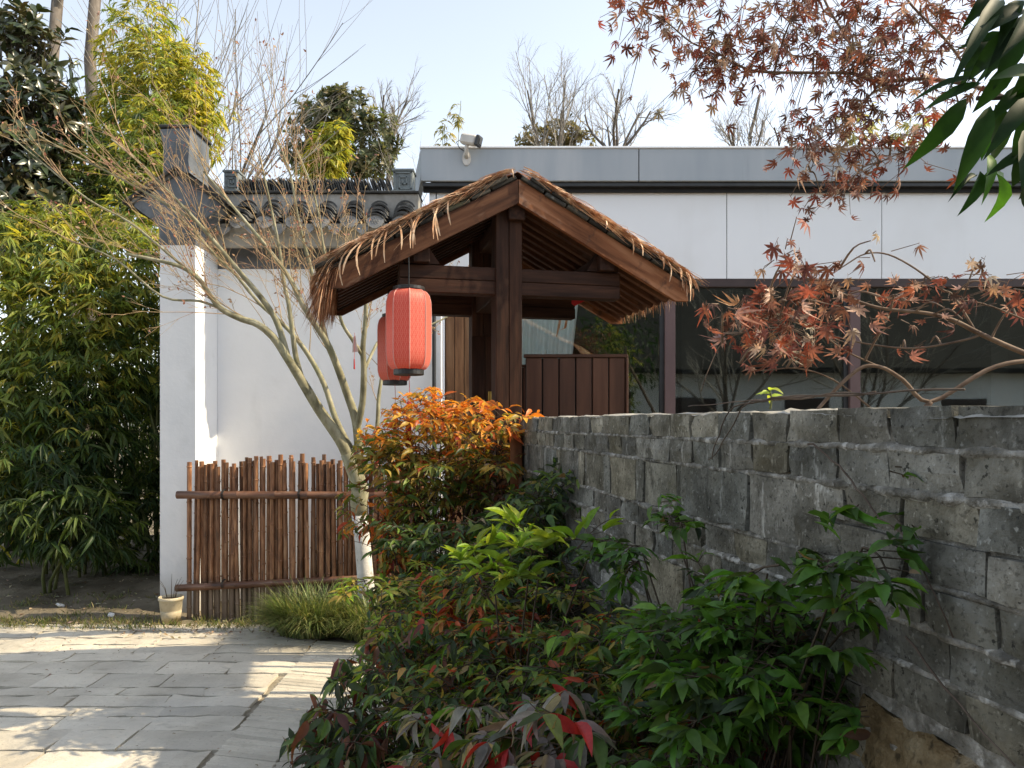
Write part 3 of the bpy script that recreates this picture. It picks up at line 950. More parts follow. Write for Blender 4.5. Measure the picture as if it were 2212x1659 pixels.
# gable-end wall towards the viewer
MB().bb(-2.77, -2.492, 6.05, 9.2, -.05, 2.90).build('gable_pier', M['white_wall_foot'], house)
MB().prism([(-2.774, 2.90), (-2.488, 2.90), (-2.488, 3.03), (-2.44, 3.09), (-2.29, 3.20), (-2.29, 3.225), (-2.63, 3.45), (-2.97, 3.225), (-2.97, 3.20), (-2.82, 3.09), (-2.774, 3.03)], 1, 6.045, 9.2).build('gable_head', M['grey_plaster'], house)
for s in (-1, 1):
    for k_, (dz, ov, th) in enumerate(((.0, .02, .028), (.030, .05, .024))):
        sl = .225 / .34
        p0 = (-2.63 + s * .0, 3.452 + dz); p1 = (-2.63 + s * (.36 + ov), 3.452 + dz - sl * (.36 + ov))
        poly = [p0, p1, (p1[0], p1[1] + th), (p0[0], p0[1] + th)]
        MB().prism(poly, 1, 6.045 - ov, 9.25).build('gable_coping', M['tile'], house)
MB().prism([(-2.735, 3.46), (-2.725, 3.56), (-2.735, 3.70), (-2.76, 3.80), (-2.52, 3.81), (-2.525, 3.70), (-2.535, 3.56), (-2.525, 3.46)], 1, 6.02, 6.4).build('ridge_end', M['grey_plaster'], house)
MB().bb(-2.76, -2.50, 6.01, 6.41, 3.812, 3.835, .004).build('ridge_end_cap', M['tile'], house)
MB().bb(-2.70, -2.56, 6.4, 9.2, 3.46, 3.58).build('gable_ridge', M['tile'], house)

# ================================================================== modern flat-roofed building
mod = empty('modern_building', (2.0, 6.7, 0))
tag(mod, 'modern white panelled building with grey metal roof edge and large dark windows', 'building')
FY, WY = 6.58, 6.70
fx = [-.785, 1.086, 3.31, 5.6, 8.0]
for a, b in zip(fx, fx[1:]):
    MB().bb(a + .004, b - .004, FY, FY + .04, 3.572, 3.848, .003).build('fascia_panel', M['fascia'], mod)
sidev = np.array((-.19, .98)); A_ = np.array((-.785, FY + .02))
B_ = A_ + sidev * 5.0
MB().add([(A_[0], A_[1], 3.572), (A_[0] + .04, A_[1] + .02, 3.572), (B_[0] + .04, B_[1], 3.572), (B_[0], B_[1], 3.572),
          (A_[0], A_[1], 3.848), (A_[0] + .04, A_[1] + .02, 3.848), (B_[0] + .04, B_[1], 3.848), (B_[0], B_[1], 3.848)],
         [(0, 1, 2, 3), (4, 7, 6, 5), (0, 4, 5, 1), (1, 5, 6, 2), (2, 6, 7, 3), (3, 7, 4, 0)]).build('fascia_panel', M['fascia'], mod)
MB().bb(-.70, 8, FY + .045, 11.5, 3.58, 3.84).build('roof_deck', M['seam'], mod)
MB().bb(-.79, 8.0, FY - .012, FY + .10, 3.849, 3.866, .003).build('roof_trim', M['panel'], mod)
MB().bb(-.77, 8.0, FY + .03, FY + .075, 3.535, 3.568, .004).build('gutter', M['gutter'], mod)
MB().bb(-.77, 8.0, FY + .08, FY + .11, 3.50, 3.566).build('gutter_shade_strip', M['seam'], mod)  # solid dark strip standing in for the shade behind the gutter
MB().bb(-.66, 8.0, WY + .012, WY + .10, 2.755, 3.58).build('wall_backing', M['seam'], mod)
sx = [-.66, .516, 1.872, 3.223, 4.58, 5.95, 7.9]
for a, b in zip(sx, sx[1:]):
    MB().bb(a + .0035, b - .0035, WY, WY + .02, 2.757, 3.60, .001).build('wall_panel', M['panel'], mod)
# side of the building beyond the white house
MB().bb(-.72, -.665, WY, 11.5, 0, 3.57).build('side_wall', M['panel'], mod)
# window band
MB().bb(-.36, 8.0, WY - .004, WY + .08, 2.685, 2.755, .003).build('window_head', M['frame_dark'], mod)
mull = [-.23, 1.378, 2.99, 4.60, 6.2, 7.8]
for i_, mx_ in enumerate(mull):
    MB().bb(mx_ - .045, mx_ + .045, WY - .006, WY + .085, .30, 2.685, .003).build('mullion', M['frame'], mod)
    MB().bb(mx_ - .085, mx_ - .047, WY + .03, WY + .08, .30, 2.685).build('mullion_gasket', M['gutter'], mod)
for a, b in zip(mull, mull[1:]):
    MB().bb(a + .046, b - .086, WY + .05, WY + .056, .34, 2.68).build('window_pane', M['glass'], mod)
MB().bb(-.36, 8.0, WY - .01, WY + .09, .24, .30, .003).build('window_sill', M['frame_dark'], mod)
MB().bb(-.36, 8.0, WY + .002, WY + .1, -.1, .24).build('plinth', M['white_wall'], mod)
# dim room behind the glass
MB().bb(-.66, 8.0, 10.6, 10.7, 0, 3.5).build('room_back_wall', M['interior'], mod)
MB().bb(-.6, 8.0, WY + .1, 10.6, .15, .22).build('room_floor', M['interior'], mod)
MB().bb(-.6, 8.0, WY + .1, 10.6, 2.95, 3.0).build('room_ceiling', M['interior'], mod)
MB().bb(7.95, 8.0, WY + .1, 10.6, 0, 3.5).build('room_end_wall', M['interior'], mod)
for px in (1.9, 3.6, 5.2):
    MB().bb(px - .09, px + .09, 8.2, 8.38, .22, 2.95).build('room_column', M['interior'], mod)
# curtain drawn to one side
cu = MB(); n_ = 80; rows = 10
vs = []
for j in range(rows + 1):
    t = j / rows; zz = 2.66 - 2.3 * t
    xr = .60 - .16 * math.sin(min(t * 1.1, 1) * math.pi * .5)
    for i_ in range(n_ + 1):
        s = i_ / n_
        xx = -.16 + (xr + .16) * s
        vs.append((xx, WY + .105 + .022 * math.sin(s * 70 + 2 * math.sin(t * 2 + s * 3)) + .01 * math.sin(s * 23 + t), zz))
cu.add(vs, [(j * (n_ + 1) + i_, j * (n_ + 1) + i_ + 1, (j + 1) * (n_ + 1) + i_ + 1, (j + 1) * (n_ + 1) + i_) for j in range(rows) for i_ in range(n_)])
cu.build('curtain', M['curtain'], mod, smooth=True)
# timber side door left of the windows
sd_ = empty('side_door', (-.46, WY, 0), parent=None)
tag(sd_, 'weathered brown timber door beside the white frame, seen through the gate', 'door')
MB().bb(-.615, -.585, WY - .03, WY + .06, 0, 2.7, .003).build('door_frame', M['panel'], sd_)
for a, b in ((-.578, -.500), (-.495, -.418), (-.413, -.362)):
    Mx = Matrix.Translation(((a + b) / 2, WY + .0, 1.33)) @ Matrix.Rotation(R(90), 4, 'Y')
    mb = MB(); mb.box((0, 0, 0), (2.62, .04, b - a), b=.004)
    # beam frame: X along the height
    link('door_board', mb.mesh('door_board'), M['old_door'], sd_, Matrix.Translation(((a + b) / 2, WY + .0, 1.33)) @ Matrix.Rotation(R(-90), 4, 'Y'))
dp = MB(); dp.tube([(-.655, 6.46, 0.02), (-.655, 6.46, 2.95)], [.017, .017], 10)
for zz in (.7, 1.7, 2.6): dp.bb(-.678, -.632, 6.45, 6.50, zz, zz + .025)
tag(dp.build('drainpipe', M['gutter'], smooth=False), 'thin black drainpipe at the end of the white wall', 'pipe')

# security camera on the roof edge
cw = at(1008, 335, FY)
scam = empty('security_camera', (cw.x, FY, cw.z - .05))
tag(scam, 'white security camera on a bracket at the grey roof edge', 'camera')
M['cam_white'] = pmat('camera_housing', [(.50, .48, .44), (.60, .585, .55)], 12, rough=.5, bump=.05)
pl = MB(); 
prof = [(.052 * math.cos(a) * .72, .062 * math.sin(a)) for a in np.linspace(0, 2 * math.pi, 16)[:-1]]
pl.prism([(p[0] + cw.x, p[1] + cw.z - .03) for p in prof], 1, FY - .014, FY - .001)
pl.build('wall_plate', M['cam_white'], scam)
MB().tube([(cw.x, FY - .012, cw.z - .02), (cw.x + .002, FY - .06, cw.z + .0), (cw.x + .004, FY - .075, cw.z + .05), (cw.x + .012, FY - .075, cw.z + .075)], [.020, .018, .017, .017], 10).build('bracket', M['cam_white'], scam, smooth=True)
hc = at(1016, 303, FY - .075)
bd = beam('camera_body', (hc.x - .075, FY - .055, hc.z + .022), (hc.x + .055, FY - .11, hc.z - .018), .078, .085, M['cam_white'], scam, b=.014)
ax = Vector((.13, -.055, -.04)).normalized()
e0 = Vector((hc.x + .056, FY - .1105, hc.z - .0183))
beam('lens_hood', e0, e0 + ax * .035, .084, .09, M['gutter'], scam, b=.008)
beam('lens', e0 + ax * .034, e0 + ax * .040, .05, .055, M['black_iron'], scam, b=.004)
MB().tube([(hc.x - .07, FY - .06, hc.z + .02), (hc.x - .12, FY - .06, hc.z - .01), (hc.x - .09, FY - .05, hc.z - .06), (cw.x - .01, FY - .03, cw.z + .02), (cw.x, FY - .012, cw.z - .02)], [.004] * 5, 6).build('cable', M['gutter'], scam)

# ================================================================== thatched gate
gate = empty('thatched_gate', (.034, 3.993, 0), R(13))
tag(gate, 'dark timber gate with a small gabled roof of palm thatch', 'gate')
TH = math.atan(.54); CT, ST = math.cos(TH), math.sin(TH)
def G(name, p0, p1, w, h, mat='wood', up=(0, 0, 1), b=.004): return beam(name, p0, p1, w, h, M[mat], gate, b, up, local=True)
# posts: each of two planks side by side
for (w0, du) in ((.13, -.035), (.93, -.02)):
    for s in (-1, 1):
        G('post', (du + s * .036, w0, -.05), (du + s * .036, w0, 2.70), .069, .125, 'wood', up=(0, 1, 0), b=.003)
# tie beams
for w0, zlo in ((.125, 2.175), (.925, 2.175)):
    for s in (-1, 1):
        for k_ in range(2):
            G('tie_beam', (s * .037 - .035 + s * .002, w0, zlo + .035 + k_ * .072), (s * .60 - .01, w0, zlo + .035 + k_ * .072), .09, .0705, 'wood')
G('door_head', (-.035, .20, 2.25), (-.02, .86, 2.25), .10, .13, 'wood')
# purlins
G('ridge_purlin', (0, .035, 2.615), (0, 1.0, 2.615), .09, .10, 'wood')
for s in (-1, 1):
    G('purlin', (s * .50, .034, 2.363), (s * .50, 1.0, 2.363), .085, .085, 'wood')
    mb = MB(); mb.prism([(s * .40, 2.322), (s * .58, 2.322), (s * .58, 2.36), (s * .47, 2.43)], 1, .08, .17)
    mb.build('corbel', M['wood'], gate, local=True)
    # rafters
    for i_ in range(9):
        w0 = .085 + i_ * .109
        off = .034
        a = (s * .03, w0, 2.745 - .54 * .03 - off); b = (s * .925, w0, 2.745 - .54 * .925 - off)
        G('rafter', a, b, .042, .058, 'wood_red' if s > 0 else 'wood', b=.003)  # right slope takes the redder timber: its warm light is put into the colour
    # eave batten and roof boards
    for k_ in range(7):
        ua, ub = .0 + k_ * .138, .138 * (k_ + 1) - .004
        a0 = 2.757 - .54 * ua; b0 = 2.757 - .54 * ub
        mb = MB(); L = (ub - ua) / CT
        mb.box((0, 0, 0), (.97, L, .018), b=.002)
        um = s * (ua + ub) / 2; zm = (a0 + b0) / 2
        link('roof_board', mb.mesh('roof_board'), M['wood'], gate, Matrix.Translation((um, .52, zm)) @ Matrix.Rotation(s * TH, 4, 'Y') @ Matrix.Rotation(R(90), 4, 'Z'), local=True)
    # bargeboards front and back
    poly = [(0.002, 2.642), (0.002, 2.766), (.955, 2.766 - .54 * .955), (.955, 2.166), (.882, 2.166)]
    for w0, w1 in ((.0, .032), (.985, 1.015)):
        c0 = np.array((s * .45, 2.46))
        ca, sa = CT, -ST * s
        # frame: X down the slope
        fr = np.array(((CT * s, -ST), (ST * s, CT))) if s > 0 else np.array(((-CT, -ST), (-ST, CT)))
        loc = [tuple(fr @ (np.array((s * p[0], p[1])) - c0)) for p in poly]
        mb = MB(); mb.prism(loc, 1, w0, w1)
        X = Vector((fr[0][0], 0, fr[0][1])); Zv = Vector((fr[1][0], 0, fr[1][1])); Y = Zv.cross(X)
        if Y.y < 0:
            mb = MB(); mb.prism(loc, 1, -w1, -w0)
        Mx = Matrix((X, Y, Zv)).transposed().to_4x4(); Mx.translation = (c0[0], 0, c0[1])
        link('bargeboard', mb.mesh('bargeboard'), M['wood_red_lit'] if s > 0 else M['wood_red'], gate, Mx, local=True)
    # small slabs along the roof edge, two layers
    for lay in range(2):
        u = .01 + lay * .05
        while u < .93:
            Lr = .135 * rng.uniform(.85, 1.15)
            um = s * (u + Lr * .45); zc_ = 2.766 - .54 * (u + Lr * .45) + .013 + lay * .026
            mb = MB(); mb.box((0, 0, 0), (Lr - .006, .12, .021), b=.004)
            link('roof_slab', mb.mesh('roof_slab'), M['shingle'], gate, Matrix.Translation((um, .045 + rng.normal(0, .004) - lay * .006, zc_ + rng.normal(0, .002))) @ Matrix.Rotation(s * TH + rng.normal(0, .015), 4, 'Y'), local=True)
            u += Lr * .9
    # thatch bed
    us = np.linspace(0, .985, 40); ws = np.linspace(.012, 1.03, 30)
    UU, WW = np.meshgrid(us, ws)
    lift = .022 + .020 * np.clip(np.minimum(WW - .012, 1.03 - WW) * 9, 0, 1) + .010 * vnoise(UU, WW + s * 5, 9) + .007 * vnoise(UU, WW, 24)
    ZZ = 2.766 + .012 - .54 * UU + lift - .05 * np.clip((UU - .9) / .08, 0, 1)
    V = np.stack([s * UU, WW, ZZ], -1).reshape(-1, 3)
    i = np.arange(len(ws) - 1)[:, None] * len(us) + np.arange(len(us) - 1)[None]
    me = fast_mesh('thatch_bed', V, np.stack([i, i + 1, i + len(us) + 1, i + len(us)], -1).reshape(-1, 4))
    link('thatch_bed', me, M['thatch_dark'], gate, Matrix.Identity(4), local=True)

def ribbon(mb, pts, w, side):
    P = np.asarray(pts, float); side = unit(side)
    k = len(P)
    ww = np.full(k, w); ww[-1] *= .35; ww[0] *= .7
    V = np.concatenate([P + side * ww[:, None] / 2, P - side * ww[:, None] / 2])
    mb.add(V, [(i, i + 1, k + i + 1, k + i) for i in range(k - 1)])

tr = np.random.default_rng(21)
th = MB(); thd = MB()
for s in (-1, 1):
    for _ in range(1900 if s < 0 else 1300):
        u = tr.uniform(.0, .93); w0 = tr.choice((tr.uniform(.0, .14), tr.uniform(.05, 1.02)))
        L = tr.uniform(.14, .34); z0 = 2.766 + .048 + tr.uniform(-.004, .018)
        skew = tr.normal(0, .16) - (.10 if w0 < .12 else 0)
        pts = []
        for t in np.linspace(0, 1, 6):
            uu = min(u + L * t * CT, (.985 if s > 0 else 1.05)); lift = .012 * math.sin(t * 3) + max(0, tr.normal(0, .004))
            zz = z0 - .54 * uu + lift
            if uu > .96: zz -= (uu - .96) * tr.uniform(.4, 1.3)
            ww = w0 + skew * L * t + tr.normal(0, .004)
            if ww < 0.0: zz -= abs(ww) * .8
            pts.append((s * uu, ww, zz))
        ribbon(th, pts, tr.uniform(.003, .0075), (0, 1, tr.normal(0, .3)))
    # eave fringe
    for _ in range(1300 if s < 0 else 700):
        w0 = tr.uniform(-.02, 1.03); L = tr.uniform(.10, .23) if s < 0 else tr.uniform(.03, .09)
        if s < 0 and tr.uniform() < .3 : L *= 1.2
        u0 = .93 + tr.uniform(-.03, .05); z0 = 2.766 - .54 * u0 + tr.uniform(-.01, .045)
        out = tr.uniform(.12, .75) if s < 0 else tr.uniform(.0, .3)
        pts = [(s * (u0 + L * out * t ** 1.0 * .8), w0 + tr.normal(0, .006) + (w0 < .1) * -.10 * L * t, z0 - L * (t * .35 + .65 * t * t) * (1.1 - out * .45)) for t in np.linspace(0, 1, 5)]
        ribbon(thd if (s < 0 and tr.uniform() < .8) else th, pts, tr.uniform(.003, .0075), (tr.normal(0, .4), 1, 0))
for _ in range(900):
    s = -1 if tr.uniform() < .66 else 1
    u = tr.uniform(.02, .86); L = tr.uniform(.10, .30); w0 = tr.uniform(-.022, .05); z0 = 2.766 + .062 + tr.uniform(-.006, .016)
    k3 = tr.normal(0, .02)
    pts = [(s * (u + L * t * CT), w0 - .03 * t * tr.uniform(0, 1) + k3 * t, z0 - .54 * (u + L * t * CT) + .014 * math.sin(t * 3) - (.035 * t * t if tr.uniform() < .3 else 0)) for t in np.linspace(0, 1, 5)]
    ribbon(th, pts, tr.uniform(.003, .007), (0, 1, tr.normal(0, .5)))
th.build('thatch', M['thatch'], gate, kind='stuff', local=True)
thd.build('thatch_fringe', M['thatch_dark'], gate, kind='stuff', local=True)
# loose palm strips hanging over the front edge
strips = [(-.40, .20, 1), (-.37, .15, 1), (-.43, .17, .8), (-.45, .14, .6), (-.66, .22, 1), (-.62, .15, -.6), (-.69, .12, 1), (-.56, .10, -1), (-.58, .12, -1), (-.54, .09, -1), (-.73, .16, .9), (-.78, .22, 1.8), (-.80, .18, 2.0), (-.84, .24, 2.2), (-.04, .06, 1), (-.48, .20, 1.4), (-.52, .22, 1.6),
          (.45, .06, .3), (.62, .09, .2), (.66, .07, .4), (.80, .10, .1), (.84, .13, .6), (.88, .07, .6), (.90, .06, -1), (.94, .12, -.4), (.945, .15, .6), (.78, .08, -.4)]
for (u, L, k_) in strips:
    u += tr.normal(0, .012); L *= tr.uniform(.75, 1.2); bend = tr.normal(0, .05); lean = tr.normal(0, .12)
    z0 = 2.766 + .055 - .54 * abs(u)
    pts = []
    for t in np.linspace(-.5, 1, 9):
        if t < 0: pts.append((u - np.sign(u) * .25 * -t * 2 * L, .06 - .12 * (t + .5), z0 + .54 * .25 * -t * 2 * L + .01))
        else: pts.append((u + np.sign(u) * .03 * k_ * math.sin(t * 2.0) * L * 6 + lean * L * t + bend * t * t * L * 2, -.012 - .035 * math.sin(t * 2.2) + tr.normal(0, .002), z0 + .01 - L * t * (.6 + .4 * t)))
    mb = MB(); ribbon(mb, pts, tr.uniform(.006, .011), (1, tr.normal(0, .5), .1))
    mb2 = MB(); P_ = np.asarray(pts); ribbon(mb2, P_ + np.array((0, .0025, 0)), .008, (1, -.2, .1))
    mb.add(np.concatenate(mb2.v), mb2.f)
    mb.build('thatch_strip', M['thatch_strip'], gate, smooth=True, local=True)
# wisps dangling at the rear right
for du in (0, .045):
    pts = [(.52 + du, .98, 2.30), (.53 + du, 1.0, 2.22), (.515 + du, 1.01, 2.13), (.50 + du * .6, 1.01, 2.07 + du)]
    mb = MB(); ribbon(mb, pts, .018, (1, .3, 0)); mb.build('thatch_strip', M['thatch_strip'], gate, smooth=True, local=True)

# door leaves, both swung open towards the courtyard
def leaf_door(x0, x1, Y, ztop, name):
    d_ = empty(name, (0, 0, 0), 0, gate); d_.matrix_basis = wm(gate).inverted() @ Matrix.Translation((x0, Y, 0))
    nb = 6; inner = (x1 - x0 - .024) / nb
    for k_ in range(nb):
        a = x0 + .010 + k_ * inner
        p = ((a + inner / 2), Y + .02, (ztop + .06) / 2)
        mb = MB(); mb.box((0, 0, 0), (ztop - .06 - .02, .028, inner - .007), b=.003)
        link('door_board', mb.mesh('door_board'), M['door_wood'], d_, Matrix.Translation((p[0], p[1] + rng.normal(0, .001), p[2] - .01)) @ Matrix.Rotation(R(-90), 4, 'Y'))
    beam('top_rail', (x0, Y + .02, ztop - .009), (x1, Y + .02, ztop - .009), .042, .018, M['door_wood'], d_, .003)
    beam('edge_stile', (x1 - .006, Y + .02, .05), (x1 - .006, Y + .02, ztop - .019), .042, .014, M['door_wood'], d_, .003, up=(1, 0, 0))
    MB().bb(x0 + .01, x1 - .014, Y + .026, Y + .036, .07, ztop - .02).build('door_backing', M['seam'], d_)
    return d_
leaf_door(.065, .64, 4.235, 1.879, 'door_leaf')
leaf_door(-.13, .46, 4.98, 1.879, 'door_leaf')
# rear jamb boards in the shade with a brass lock plate
pj = wm(gate) @ Vector((-.02, .80, 0))
for k_ in range(2):
    beam('jamb_board', (pj.x - .04 + .085 * k_, pj.y - .05, .05), (pj.x - .04 + .085 * k_, pj.y - .05, 2.03), .03, .080, M['wood'], gate, .003, up=(1, 0, 0))
lk = at(1061, 868, pj.y - .075)
MB().bb(lk.x - .018, lk.x + .018, lk.y - .004, lk.y + .004, lk.z - .065, lk.z + .065, .003).build('lock_plate', M['brass'], gate)
MB().tube([(lk.x + .004, lk.y - .004, lk.z + .01), (lk.x + .004, lk.y - .03, lk.z + .01), (lk.x + .004, lk.y - .03, lk.z + .06)], [.005] * 3, 8).build('door_handle', M['brass'], gate)

# short timber stub by the wall end
ws = empty('timber_stub', (at(1115, 1000, 3.68).x, 3.68, 0))
tag(ws, 'short square timber post against the far end of the brick wall', 'post')
beam('post', (ws.location.x, 3.68, 0), (ws.location.x, 3.68, 1.44), .058, .058, M['wood_red_lit'], ws, .004, up=(0, 1, 0))

# ------------------------------------------------------------------ lanterns
def lantern_mat():
    m, nt, out = nodes('red_silk_lantern')
    L = nt.links.new
    tc = N(nt, 'ShaderNodeTexCoord'); sp = N(nt, 'ShaderNodeSeparateXYZ'); L(tc.outputs['Object'], sp.inputs[0])
    at2 = N(nt, 'ShaderNodeMath', operation='ARCTAN2'); L(sp.outputs[1], at2.inputs[0]); L(sp.outputs[0], at2.inputs[1])
    def mth(op, a, b=None):
        n = N(nt, 'ShaderNodeMath', operation=op)
        for i, v in enumerate((a, b)):
            if v is None: continue
            if isinstance(v, (int, float)): n.inputs[i].default_value = v
            else: L(v, n.inputs[i])
        return n.outputs[0]
    zs = mth('SINE', mth('MULTIPLY', sp.outputs[2], 78.0))
    ang = mth('MULTIPLY', at2.outputs[0], 16.0)
    w1 = mth('ABSOLUTE', mth('SINE', mth('ADD', ang, mth('MULTIPLY', zs, .9))))
    w2 = mth('ABSOLUTE', mth('SINE', mth('SUBTRACT', ang, mth('MULTIPLY', zs, .9))))
    mn = mth('MINIMUM', w1, w2)
    z2 = mth('MULTIPLY', mth('SINE', mth('MULTIPLY', sp.outputs[2], 310.0)), mth('SINE', mth('MULTIPLY', at2.outputs[0], 62.0)))
    mr = N(nt, 'ShaderNodeMapRange'); mr.inputs[1].default_value = .0; mr.inputs[2].default_value = .30
    mr.inputs[3].default_value = .75; mr.inputs[4].default_value = .0
    L(mn, mr.inputs[0])
    f2 = mth('MAXIMUM', mr.outputs[0], mth('MULTIPLY', mth('GREATER_THAN', z2, .45), .35))
    mx = N(nt, 'ShaderNodeMixRGB'); L(f2, mx.inputs[0])
    mx.inputs[1].default_value = (.78, .13, .085, 1); mx.inputs[2].default_value = (.86, .33, .22, 1)
    bs = N(nt, 'ShaderNodeBsdfPrincipled'); L(mx.outputs[0], bs.inputs['Base Color'])
    bs.inputs['Roughness'].default_value = .5; bs.inputs['Sheen Weight'].default_value = .35
    bs.inputs['Sheen Tint'].default_value = (1, .8, .75, 1)
    t = N(nt, 'ShaderNodeBsdfTranslucent'); L(mx.outputs[0], t.inputs[0])
    ms = N(nt, 'ShaderNodeMixShader'); ms.inputs[0].default_value = .35
    L(bs.outputs[0], ms.inputs[1]); L(t.outputs[0], ms.inputs[2]); L(ms.outputs[0], out.inputs[0])
    return m
M['silk'] = lantern_mat()
M['rib'] = pmat('pale_rib', [(.62, .30, .26), (.70, .38, .33)], 10, rough=.6, bump=0)
M['tassel'] = pmat('red_tassel', [(.42, .015, .02), (.55, .03, .03)], 30, rough=.7, bump=.3, bscale=120)
M['knot'] = pmat('red_knot', [(.55, .02, .04), (.66, .05, .08)], 30, rough=.6, bump=.2)
prof = [(.070, .0), (.088, .008), (.102, .028), (.110, .060), (.112, .10), (.112, .315), (.110, .345), (.102, .375), (.088, .393), (.074, .400)]
def lantern(px, py_top, Y, label, ztop_hook, rot):
    c = at(px, py_top, Y); base = Vector((c.x, c.y, c.z - .412))
    t = empty('lantern', base, rot)
    tag(t, label, 'lantern', 'red lanterns hanging under the gate roof')
    n = 8
    for k_ in range(n):
        vs = []
        for r_, z_ in prof:
            for f_ in np.linspace(0, 1, 5):
                a0, a1 = 2 * math.pi * k_ / n, 2 * math.pi * (k_ + 1) / n
                p = np.array((math.cos(a0), math.sin(a0))) * (1 - f_) + np.array((math.cos(a1), math.sin(a1))) * f_
                bulge = 1 + .008 * math.sin(f_ * math.pi)
                vs.append((p[0] * r_ * bulge, p[1] * r_ * bulge, z_))
        fs = [(i * 5 + j, i * 5 + j + 1, (i + 1) * 5 + j + 1, (i + 1) * 5 + j) for i in range(len(prof) - 1) for j in range(4)]
        MB().add(vs, fs).build('silk_panel', M['silk'], t, smooth=True, local=True)
        a0 = 2 * math.pi * k_ / n
        MB().tube([(math.cos(a0) * r_ * 1.004, math.sin(a0) * r_ * 1.004, z_) for r_, z_ in prof], [.0022] * len(prof), 5).build('rib', M['rib'], t, smooth=True, local=True)
    MB().lathe([(.0, .398), (.078, .398), (.080, .402), (.080, .416), (.074, .418), (.05, .414), (0, .414)], 24).build('top_ring', M['black_iron'], t, local=True)
    MB().lathe([(.0, .004), (.074, .004), (.076, 0), (.076, -.022), (.072, -.026), (.06, -.022), (0, -.018)], 24).build('bottom_ring', M['black_iron'], t, local=True)
    hk = ztop_hook - base.z
    MB().tube([(0, 0, .414), (.001, 0, (.414 + hk) / 2), (0, 0, hk)], [.0035, .003, .003], 6).build('hanging_rod', M['black_iron'], t, local=True)
    MB().tube([(0, 0, -.02), (.004, 0, -.10), (0, 0, -.16)], [.0016] * 3, 5).build('tassel_cord', M['tassel'], t, local=True)
    kn = MB(); kn.lathe([(.0, -.155), (.010, -.16), (.013, -.175), (.010, -.19), (.004, -.195)], 10); kn.build('tassel_knot', M['knot'], t, smooth=True, local=True)
    ts = MB()
    for k_ in range(26):
        a = 2 * math.pi * k_ / 26; r_ = .006 + .006 * (k_ % 3) / 2
        ts.tube([(r_ * .6 * math.cos(a), r_ * .6 * math.sin(a), -.19), (r_ * math.cos(a), r_ * math.sin(a), -.25), (r_ * 1.15 * math.cos(a), r_ * 1.15 * math.sin(a), -.36 - .01 * (k_ % 4))], [.0022] * 3, 4)
    ts.build('tassel', M['tassel'], t, local=True)
    return t
lantern(883, 622, 3.86, 'salmon red silk lantern hanging nearest under the left roof eave', 2.33, R(10))
lantern(853, 681, 4.82, 'dark red lantern half hidden behind the front lantern', 2.33, R(28))
# scrap of red cloth behind the right beam
rc0 = at(1237, 622, 4.75); 
mb = MB(); 
mb.prism([(rc0.x, 2.36), (rc0.x + .125, 2.36), (rc0.x + .10, 2.27), (rc0.x + .015, 2.225), (rc0.x - .005, 2.24)], 1, 4.77, 4.775)
tag(mb.build('red_cloth', M['tassel']), 'scrap of bright red cloth under the right side of the gate roof', 'cloth')

# ================================================================== bamboo fence
fence = empty('bamboo_fence', (-1.6, 5.9, 0))
tag(fence, 'brown bamboo pole fence with two horizontal rails before the white wall', 'fence')
fr_ = np.random.default_rng(9)
def pole_mesh(H, r, seed):
    r_ = np.random.default_rng(seed)
    prof = [(0, -.05)]; z = r_.uniform(0, .14)
    prof = [(r, -.05)]
    while z < H - .02:
        prof += [(r * .97, z - .007), (r * 1.16, z - .003), (r * 1.16, z + .003), (r * .97, z + .007)]
        z += r_.uniform(.17, .28)
    prof += [(r * .96, H), (r * .70, H), (r * .6, H - .03)]
    mb = MB(); mb.lathe(prof, 9)
    return mb.mesh('bamboo_pole', smooth=False)
tops = [996, 998, 1000, 998, 1006, 996, 1006, 1000, 1010, 996, 1004, 1006, 1004, 1000, 1008, 1002, 996, 990, 986, 992, 982, 984, 988, 990, 994, 988, 986, 992, 996, 990, 996, 992, 988, 994, 992, 996, 990, 994, 998, 990, 996]
x = -2.49; k_ = 0
while x < -.70:
    r = fr_.uniform(.0130, .0195)
    yt = tops[k_ % len(tops)] + fr_.normal(0, 5)
    H = EYE - (yt - 913) / 1661 * 5.9
    me = pole_mesh(H, r, k_)
    me.materials.append(M['bamboo_cane'])
    link('bamboo_pole', me, None, fence, Matrix.Translation((x + r, 5.9 + (.016 if k_ % 2 else -.008) + fr_.normal(0, .003), 0)) @ Matrix.Rotation(fr_.normal(0, .009), 4, 'Y') @ Matrix.Rotation(fr_.normal(0, .01), 4, 'X') @ Matrix.Rotation(fr_.uniform(0, 6), 4, 'Z'))
    x += 2 * r * fr_.uniform(.66, .86) + fr_.choice((.0, .003, .007), p=(.70, .20, .10)); k_ += 1
def rail(p0, p1, r):
    p0, p1 = Vector(p0), Vector(p1); L = (p1 - p0).length
    prof = []; z = 0.0
    prof.append((r * .7, .002)); prof.append((r, 0))
    while z < L:
        z += fr_.uniform(.20, .30)
        if z < L: prof += [(r * .98, z - .012), (r * 1.10, z - .004), (r * 1.10, z + .004), (r * .98, z + .012)]
    prof += [(r, L), (r * .7, L)]
    mb = MB(); mb.lathe(prof, 14)
    vs = np.concatenate(mb.v)[:, [2, 0, 1]]
    mb2 = MB(); mb2.add(vs, mb.f)
    xv = (p1 - p0).normalized(); zv = Vector((0, 0, 1)); yv = zv.cross(xv).normalized(); zv = xv.cross(yv)
    Mx = Matrix((xv, yv, zv)).transposed().to_4x4(); Mx.translation = p0
    link('rail', mb2.mesh('rail', smooth=True), M['bamboo_rail'], fence, Mx)
rail((-2.545, 5.842, .953), (-.72, 5.842, .95), .030)
rail((-2.555, 5.85, .243), (-.75, 5.85, .335), .027)
